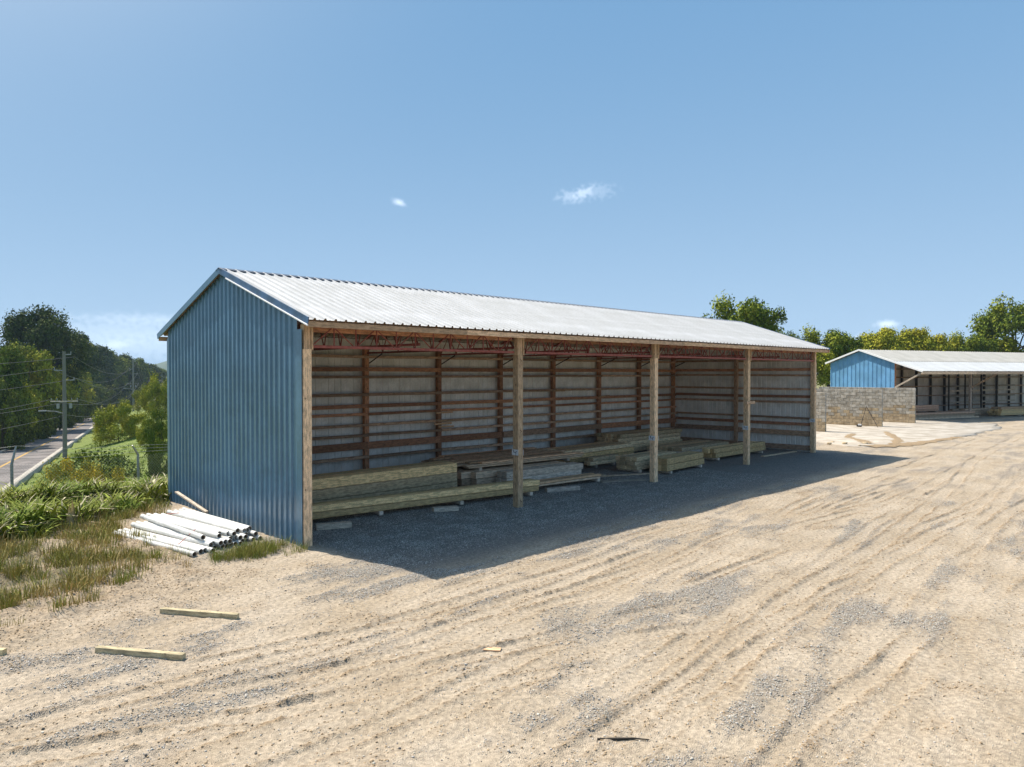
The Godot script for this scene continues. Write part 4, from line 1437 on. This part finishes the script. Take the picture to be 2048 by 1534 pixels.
func build_trees() -> void:
	var dark := [Color(0.032, 0.052, 0.012), Color(0.062, 0.088, 0.017), Color(0.125, 0.145, 0.028)]
	var mid := [Color(0.055, 0.090, 0.013), Color(0.125, 0.17, 0.022), Color(0.25, 0.26, 0.035)]
	var yel := [Color(0.14, 0.18, 0.018), Color(0.30, 0.31, 0.03), Color(0.48, 0.43, 0.05)]
	tree_kind("oak", 101, 20.0, Vector3(7.5, 7.0, 7.5), 60, 26000, 0.26, dark[0], dark[1], dark[2], 0.35)
	tree_kind("dark", 102, 15.0, Vector3(5.0, 6.2, 5.0), 46, 15000, 0.27, dark[0], dark[1], dark[2])
	tree_kind("mid", 103, 14.0, Vector3(5.0, 5.8, 5.0), 46, 15000, 0.27, dark[0], mid[1], mid[2])
	tree_kind("yellow", 104, 14.0, Vector3(5.2, 6.0, 5.2), 42, 15000, 0.27, mid[0], yel[1], yel[2])
	tree_kind("vine", 105, 9.0, Vector3(4.5, 4.6, 4.5), 40, 12000, 0.24, mid[0], mid[1], yel[2])
	tree_kind("thicket", 111, 6.0, Vector3(4.2, 3.6, 4.2), 40, 12000, 0.22, dark[0], dark[2], mid[2])
	tree_kind("right", 106, 10.0, Vector3(4.2, 3.8, 4.2), 44, 15000, 0.17, mid[0], mid[1], yel[1], 0.4)
	tree_kind("right_yellow", 107, 8.5, Vector3(3.6, 3.4, 3.6), 40, 13000, 0.16, mid[0], yel[1], yel[2], 0.45)
	tree_kind("bush", 108, 2.3, Vector3(1.6, 1.35, 1.6), 46, 16000, 0.06, mid[1], yel[1], yel[2], 0.3)
	tree_kind("dark_bush", 109, 2.3, Vector3(1.5, 1.35, 1.5), 40, 12000, 0.06, mid[0], mid[1], mid[2], 0.3)
	tree_kind("gold", 110, 1.6, Vector3(1.2, 0.95, 1.2), 40, 11000, 0.04, Color(0.14, 0.17, 0.02), Color(0.42, 0.36, 0.03), Color(0.66, 0.46, 0.03), 0.3)
	var rows := [
		["oak", "great spreading dark oak rising above the roadside wood", 28.1, -163.9, 16.0, 6.9],
		["dark", "tall dark tree left of the oak on the skyline", 20.4, -147.8, 8.7, 3.7],
		["mid", "vine-covered yellow green tree at the left edge of the wood", 12.6, -110.4, 6.8, 2.8],
		["yellow", "rounded yellow green tree under the left of the oak", 18.6, -128.2, 8.1, 3.5],
		["yellow", "light green tree below the right of the oak, left of the pole top", 30.3, -166.9, 7.8, 4.3],
		["yellow", "low bright tree just behind the tall utility pole", 47.8, -224.8, 4.7, 4.1],
		["dark", "dark tree on the skyline beside the lower right side of the oak", 54.0, -250.3, 16.1, 5.8],
		["dark", "deep green tree between the oak and the second pole", 78.5, -330.6, 15.5, 7.2],
		["mid", "dark roadside tree stepping down behind the first wires", 90.5, -353.9, 13.7, 7.4],
		["dark", "green roadside tree left of the top of the second pole", 100.5, -367.2, 11.8, 7.3],
		["mid", "dark tree directly behind the second utility pole", 110.3, -380.6, 10.6, 6.6],
		["dark", "farthest tree of the roadside wood before the blue ridge", 131.2, -429.4, 8.7, 6.9],
		["mid", "small far tree at the end of the road by the corner of the shed", 152.8, -477.5, 6.1, 7.1],
		["thicket", "low vine-hung thicket tree at the left edge of the picture", 11.1, -102.0, 1.6, 2.3],
		["yellow", "sunlit low tree below the vine-covered one", 14.2, -112.0, 2.1, 2.2],
		["thicket", "shaded roadside tree below the yellow green tree", 19.8, -131.0, 1.0, 2.7],
		["thicket", "shaded roadside tree left of the arms of the utility pole", 28.6, -160.6, -0.6, 3.1],
		["thicket", "low shaded undergrowth tree right of the tall pole", 48.9, -228.9, -2.3, 4.1],
		["mid", "low shaded tree at the far left verge of the road", 74.0, -310.8, -1.3, 5.2],
		["thicket", "low tree where the road bends out of sight", 85.9, -334.9, -2.8, 5.3],
		["thicket", "dense low tree left of the second pole foot", 95.2, -348.9, -2.0, 5.1]]
	for t in rows:
		tree("roadside_tree", t[0], t[1], Vector2(t[2], t[3]), t[4], t[5] * 1.18, "trees along the road")
	var nth := ["first", "second", "third", "fourth", "fifth", "sixth", "seventh", "eighth", "ninth", "tenth", "eleventh", "twelfth", "thirteenth", "fourteenth", "fifteenth", "sixteenth"]
	var k := 0
	for t in [["thicket", 12.6, -106.3, -0.3, 2.1], ["thicket", 15.1, -120.7, 4.3, 2.8], ["thicket", 16.6, -119.9, -1.1, 2.3], ["thicket", 25.0, -152.1, 4.1, 3.9], ["thicket", 23.4, -142.9, -2.0, 2.6], ["thicket", 34.0, -178.2, -2.7, 3.0], ["thicket", 37.8, -194.7, 4.9, 4.0], ["thicket", 43.8, -214.4, 1.6, 4.2], ["thicket", 64.6, -282.8, 0.0, 5.1], ["thicket", 96.0, -385.3, 3.8, 6.5], ["thicket", 98.0, -369.4, 3.8, 5.8], ["thicket", 103.2, -364.3, 2.6, 4.8]]:
		tree("roadside_tree", t[0], "shaded thicket tree low in the roadside wood, %s such from the left" % nth[k], Vector2(t[1], t[2]), t[3], t[4], "inner trees of the roadside wood")
		k += 1
	var right := [
		["right", "loose green tree showing above the white roof's far end", 63.0, -23.7, 11.5, 4.3],
		["right", "small leafy top peeping over the roof's sloping edge", 69.2, -21.7, 8.2, 1.6],
		["right", "broad green tree between the two sheds", 69.6, -17.6, 8.2, 3.3],
		["right_yellow", "yellow green tree low between the sheds beside the near shed's corner", 65.2, -17.6, 5.9, 2.4],
		["right", "green tree behind the peak of the second shed's gable", 80.0, -20.2, 7.0, 2.8],
		["right_yellow", "rounded sunlit tree above the left part of second roof", 89.6, -19.0, 8.8, 3.4],
		["right_yellow", "second rounded sunlit tree along the second roof", 94.8, -16.6, 8.9, 3.7],
		["right_yellow", "low yellow tree above the middle of the second roof", 100.5, -15.2, 8.3, 3.3],
		["right", "greyish green tree left of the tallest right tree", 104.0, -12.6, 8.9, 3.2],
		["right", "tallest tree at the right edge above the second roof", 111.2, -9.0, 13.4, 5.0],
		["right_yellow", "bright bushy tree below the tallest right tree", 109.0, -11.0, 8.0, 2.8],
		["right", "tree at the far right end behind the second roof", 116.0, -3.5, 8.6, 3.6]]
	for t in right:
		tree("yard_tree", t[0], t[1], Vector2(t[2], t[3]), t[4], t[5], "trees beyond the sheds")
	var bushes := [
		["bush", "round feathery bush alone on the mown bank", 20.03, -83.76, -0.21, 2.34],
		["bush", "smaller feathery bush joined to the right of the round one", 23.15, -86.97, -1.82, 1.68],
		["bush", "tall light shrub by the rear corner of the shed", 35.31, -115.76, 2.97, 2.55],
		["bush", "far light shrub where the road passes out of sight", 47.50, -159.43, 0.79, 2.71],
		["dark_bush", "dark glossy shrub against the rear corner of the shed", 14.72, -52.56, 0.48, 1.21],
		["bush", "yellowish low shrub left of the dark glossy one", 17.34, -63.96, -1.26, 1.01],
		["dark_bush", "brownish low shrub at the foot of the rear corner", 4.23, -20.83, 0.65, 0.67],
		["gold", "yellow flowering weed bush behind the fence", -0.24, -16.80, 0.25, 1.05],
		["gold", "second clump of yellow flowers beside the bent fence post", 0.31, -14.85, 0.10, 0.85],
		["dark_bush", "grey green bush behind the yellow flowering weeds", 1.58, -20.62, 0.30, 1.5]]
	for t in bushes:
		tree("shrub", t[0], t[1], Vector2(t[2], t[3]), t[4], t[5] * 1.15, "shrubs on the bank", "shrub")

func clump_mesh(sd: int, blades: int, spread: float, h: float, w: float, droop: float) -> ArrayMesh:
	var r := RandomNumberGenerator.new()
	r.seed = sd
	var st := SurfaceTool.new()
	st.begin(Mesh.PRIMITIVE_TRIANGLES)
	for i in blades:
		var a := r.randf() * TAU
		var base := Vector3(cos(a), 0, sin(a)) * spread * sqrt(r.randf())
		var out := Vector3(cos(a + r.randfn() * 0.5), 0, sin(a + r.randfn() * 0.5))
		var side := Vector3(-out.z, 0, out.x)
		var hh := h * r.randf_range(0.5, 1.1)
		var dr := droop * r.randf_range(0.4, 1.3)
		var tone := r.randf_range(0.4, 1.4)
		var c := Color(tone, tone, tone * 0.95)
		var prev := []
		for k in 5:
			var t := k / 4.0
			var p := base + out * (dr * hh * t * t) + Vector3.UP * hh * (t - 0.42 * dr * t * t * t)
			var ww := w * (1.0 - t * t) + 0.0006
			var q := [p - side * ww, p + side * ww]
			if k > 0:
				var n: Vector3 = (q[0] - prev[0]).cross(side).normalized()
				for v in [prev[0], prev[1], q[1], prev[0], q[1], q[0]]:
					st.set_color(c)
					st.set_normal(n)
					st.add_vertex(v)
			prev = q
	return st.commit()

func build_grass() -> void:
	var r := RandomNumberGenerator.new()
	r.seed = 19
	var tall := clump_mesh(1, 8, 0.2, 0.62, 0.018, 0.7)
	var tall2 := clump_mesh(2, 7, 0.18, 0.52, 0.027, 1.0)
	var dry := clump_mesh(3, 16, 0.12, 0.26, 0.0045, 0.5)
	var lawn := clump_mesh(4, 14, 0.2, 0.12, 0.008, 0.5)
	for v in 2:
		var tf := []
		var cs := PackedColorArray()
		for i in 2500:
			var x := r.randf_range(-6.5, 1.6)
			var z := r.randf_range(-11.8, -2.6)
			if x > -0.2 and z > -7.9:
				continue
			# the weeds end in a ragged line before the pipes
			var edge := -5.6 - (x + 2.4) * 0.75 + nb.get_noise_2d(x * 0.8, z * 0.8) * 0.9
			if x < -2.4:
				edge = -5.6 - (x + 2.4) * 0.55 + nb.get_noise_2d(x * 0.8, z * 0.8) * 0.9
			if x < -3.6:
				edge = -4.6 + nb.get_noise_2d(x * 0.8, z * 0.8) * 0.8
			if z > edge:
				continue
			var k := r.randf_range(0.7, 1.25) * (0.85 + 0.5 * nb.get_noise_2d(x * 0.6, z * 0.6))
			tf.append(Transform3D(Basis(Vector3.UP, r.randf() * TAU).scaled(Vector3(k, k, k)), Vector3(x, ground_at(x, z) - 0.02, z)))
			var t := clampf(nb.get_noise_2d(x * 0.5 + 7, z * 0.5) * 0.7 + r.randf() * 0.6, 0, 1)
			cs.append(Color(0.14, 0.22, 0.02).lerp(Color(0.36, 0.37, 0.06), t) if r.randf() > 0.16 else Color(0.60, 0.53, 0.36))
		multi("tall_grass", [tall, tall2][v], M.blade, tf, cs, "tall green grass and weeds along the fence")
	var tf2 := []
	var c2 := PackedColorArray()
	for i in 5200:
		var x := r.randf_range(-7.0, -0.3)
		var z := r.randf_range(-7.0, 2.6)
		var cover := nb.get_noise_2d(x * 0.9 + 3, z * 0.9) + 0.3 * nb.get_noise_2d(x * 3.0, z * 3.0)
		var zone := smoothstep(-2.4, -4.2, x + 0.45 * clampf(z, -8, 3)) 
		if z > 1.4 - (x + 5.0) * 0.5:
			continue
		if r.randf() > zone * clampf(0.45 + cover * 1.2, 0.0, 1.0) + 0.015:
			continue
		if x > -2.0 and z > -5.2 and z < -0.7:
			continue
		var k := r.randf_range(0.5, 1.3)
		tf2.append(Transform3D(Basis(Vector3.UP, r.randf() * TAU).scaled(Vector3(k, k, k)), Vector3(x, ground_at(x, z) - 0.01, z)))
		c2.append(Color(0.22, 0.26, 0.04).lerp(Color(0.55, 0.40, 0.17), clampf(r.randf() * 0.95 + 0.1 + cover * -0.35, 0, 1)))
	# tufts along the foot of the gable and near the pipes
	for q in [[-0.75, -0.35, 0.5, 0.3, 90], [-1.2, -0.15, 0.45, 0.25, 90], [-0.2, 0.1, 0.2, 0.2, 10], [-2.7, -1.6, 0.25, 0.2, 22], [-2.45, -1.2, 0.3, 0.2, 18], [-3.3, 0.1, 0.2, 0.15, 14]]:
		for i in q[4]:
			var x: float = q[0] + r.randfn() * q[2] * 0.6
			var z: float = q[1] + r.randfn() * q[3] * 0.6
			var k := r.randf_range(0.45, 1.0)
			tf2.append(Transform3D(Basis(Vector3.UP, r.randf() * TAU).scaled(Vector3(k, k, k)), Vector3(x, ground_at(x, z) - 0.01, z)))
			c2.append(Color(0.22, 0.28, 0.045).lerp(Color(0.40, 0.33, 0.11), r.randf()))
	multi("dry_grass", dry, M.blade, tf2, c2, "thin yellowing grass growing on the sandy bank")
	var tf3 := []
	var c3 := PackedColorArray()
	for i in 26000:
		var x := r.randf_range(-4.0, 34.0)
		var z := r.randf_range(-100.0, -12.0)
		if absf(x - (-z - 10.0) * 0.27) > 11.0:
			continue
		var y := land_height(x, z)
		if y < -7.0 and r.randf() < 0.5:
			continue
		var k := r.randf_range(0.7, 1.5)
		tf3.append(Transform3D(Basis(Vector3.UP, r.randf() * TAU).scaled(Vector3(k, k * 0.8, k)), Vector3(x, y - 0.08, z)))
		var t := clampf(na.get_noise_2d(x * 0.12, z * 0.12) * 0.6 + r.randf() * 0.7, 0, 1)
		c3.append(Color(0.16, 0.27, 0.02).lerp(Color(0.36, 0.38, 0.05), t))
	multi("bank_grass", lawn, M.blade, tf3, c3, "short bright grass on the bank beside the road")

# ------------------------------------------------------------------ utility poles and wires
func insulator(at: Vector3, parent: Node) -> void:
	tube("insulator", [at, at + Vector3(0, 0.08, 0), at + Vector3(0, 0.1, 0), at + Vector3(0, 0.3, 0)], [0.03, 0.03, 0.06, 0.04], M.galv, parent, 6)

func build_poles() -> void:
	var v := Vector3(0.285, 0, -0.958)
	var side := Vector3(0.958, 0, 0.285)
	var defs := [[Vector3(13.7, 0, -81.2), 5.95, "tall grey utility pole with crossarms and street lamp beside the road", 0.2], [Vector3(58.6, 0, -208.3), 7.2, "second utility pole farther down the road by the bushes", 0.24], [Vector3(126.7, 0, -418.7), -2.0, "farthest short utility pole beyond the road's bend", 0.26]]
	var tops := []
	for d in defs:
		var at: Vector3 = d[0]
		at.y = land_height(at.x, at.z) - 0.3
		var top: float = d[1] - at.y
		var p := thing("utility_pole", d[2], "pole", at, atan2(-side.z, side.x), "utility poles along the road")
		tube("shaft", [Vector3(0, 0, 0), Vector3(0, top * 0.5, 0), Vector3(0, top, 0)], [d[3] * 1.25, d[3] * 1.05, d[3] * 0.8], pick("pole"), p, 10)
		var arms := [[0.97, 0.7, 0.0], [0.825, -1.0, 0.0], [0.735, 1.0, 0.0]]
		for a in arms:
			beam("standoff_arm", Vector3(0, top * a[0], 0), Vector3(a[1], top * a[0] + 0.05, 0), 0.09, 0.1, M.galv, p)
			insulator(Vector3(a[1] * 0.95, top * a[0] + 0.08, 0), p)
		beam("crossarm", Vector3(-1.35, top * 0.545, 0.15), Vector3(1.35, top * 0.545, 0.15), 0.1, 0.11, pick("grey_wood"), p)
		for x in [-1.25, -0.7, 0.7, 1.25]:
			insulator(Vector3(x, top * 0.545 + 0.07, 0.15), p)
		for x in [-0.6, 0.6]:
			tube("transformer", [Vector3(x, top * 0.48, 0.2), Vector3(x, top * 0.48 + 0.1, 0.2), Vector3(x, top * 0.52, 0.2), Vector3(x, top * 0.525, 0.2)], [0.12, 0.17, 0.17, 0.08], M.galv, p, 10)
		tube("lamp_arm", [Vector3(0, top * 0.43, 0), Vector3(-0.9, top * 0.455, 0), Vector3(-1.8, top * 0.46, 0)], [0.05, 0.045, 0.04], M.galv, p)
		beam("lamp_head", Vector3(-2.5, top * 0.46, 0), Vector3(-1.75, top * 0.462, 0), 0.24, 0.14, M.galv, p)
		tops.append([at, top, p])
	# wires between the poles, and from the first pole out of the picture
	var ends := []
	for t in tops:
		var e := []
		for q in [[1.0, 0.95], [-1.2, 0.84], [1.2, 0.75], [-1.4, 0.56], [1.4, 0.56], [0.2, 0.42]]:
			e.append(t[0] + side * q[0] + Vector3(0, t[1] * q[1], 0))
		ends.append(e)
	var off := []
	for q in [[1.0, 5.4], [-1.2, 3.6], [1.2, 2.4], [-1.4, 0.3], [1.4, 0.3], [0.2, -1.4]]:
		off.append(Vector3(-30.0, q[1], -42.0) + Vector3(-0.7, 0, 0.7) * q[0])
	var which := ["topmost", "second", "third", "fourth", "fifth", "lowest"]
	for k in 6:
		wire(ends[0][k], off[k], 1.6, "%s overhead wire running from the tall pole out to the left" % which[k])
		wire(ends[0][k], ends[1][k], 2.6, "%s overhead wire between the first and second pole" % which[k])
		if k < 4:
			wire(ends[1][k], ends[2][k], 2.0, "%s overhead wire beyond the second pole" % which[k])

func wire(a: Vector3, b: Vector3, sag: float, label: String) -> void:
	var pts := []
	var rad := []
	for i in 17:
		var t := i / 16.0
		pts.append(a.lerp(b, t) - Vector3(0, sag * 4.0 * t * (1.0 - t), 0))
		rad.append(0.022)
	tag(tube("overhead_wire", pts, rad, M.wire, self, 4), label, "wire", "overhead wires")

# ------------------------------------------------------------------ fence
func build_fence() -> void:
	var f := thing("chain_link_fence", "chain link fence with barbed wire on bent posts behind the weeds", "fence", Vector3(-2.96, 0, -11.08))
	var px := [-3.4, 0.0, 3.5, 7.0]
	var pz := [0.15, 0.0, -0.76, -1.6]
	var heads := []
	for i in px.size():
		var x: float = px[i]
		var g := ground_at(x - 2.96, pz[i] - 11.08)
		var top := Vector3(x, maxf(g + 1.68, 0.84), pz[i])
		tube("post", [Vector3(x + 0.02, g - 0.2, pz[i]), top], [0.04, 0.04], M.galv, f, 8)
		var tip := top + (Vector3(0.12, 0.5, -0.05) if i < 2 else Vector3(-0.2, 0.32, 0.12))
		tube("barb_arm", [top, top.lerp(tip, 0.5), tip], [0.04, 0.033, 0.022], M.galv, f, 6)
		heads.append([top, tip, g])
	for i in px.size() - 1:
		var a: Array = heads[i]
		var b: Array = heads[i + 1]
		for t in [0.3, 0.65, 1.0]:
			var p: Vector3 = a[0].lerp(a[1], t)
			var q: Vector3 = b[0].lerp(b[1], t)
			tube("barbed_wire", [p, p.lerp(q, 0.5) + Vector3(0, -0.05 - t * 0.05, 0), q], [0.004, 0.004, 0.004], M.galv, f, 3)
		# woven wire: two sets of thin slanting wires
		var st := SurfaceTool.new()
		st.begin(Mesh.PRIMITIVE_TRIANGLES)
		var run := Vector2(px[i], pz[i]).distance_to(Vector2(px[i + 1], pz[i + 1]))
		var hh := 1.66
		var n := int((run + hh) / 0.09)
		for k in n:
			for sg in [1, -1]:
				var sx: float = -hh + k * 0.09
				var lo := Vector2(sx, 0)
				var hi := Vector2(sx + hh, hh)
				if lo.x < 0.0:
					lo = Vector2(0, -sx)
				if hi.x > run:
					hi = Vector2(run, run - sx)
				if sg < 0:
					lo.y = hh - lo.y
					hi.y = hh - hi.y
				var ends := []
				for q in [lo, hi]:
					var t: float = q.x / run
					ends.append((a[0] as Vector3).lerp(b[0], t) + Vector3(0, q.y - hh - 0.02, 0.002 * sg))
				tube_into(st, ends, [0.0018, 0.0018], 3)
		mesh_node("wire_mesh", st.commit(), M.galv, f)
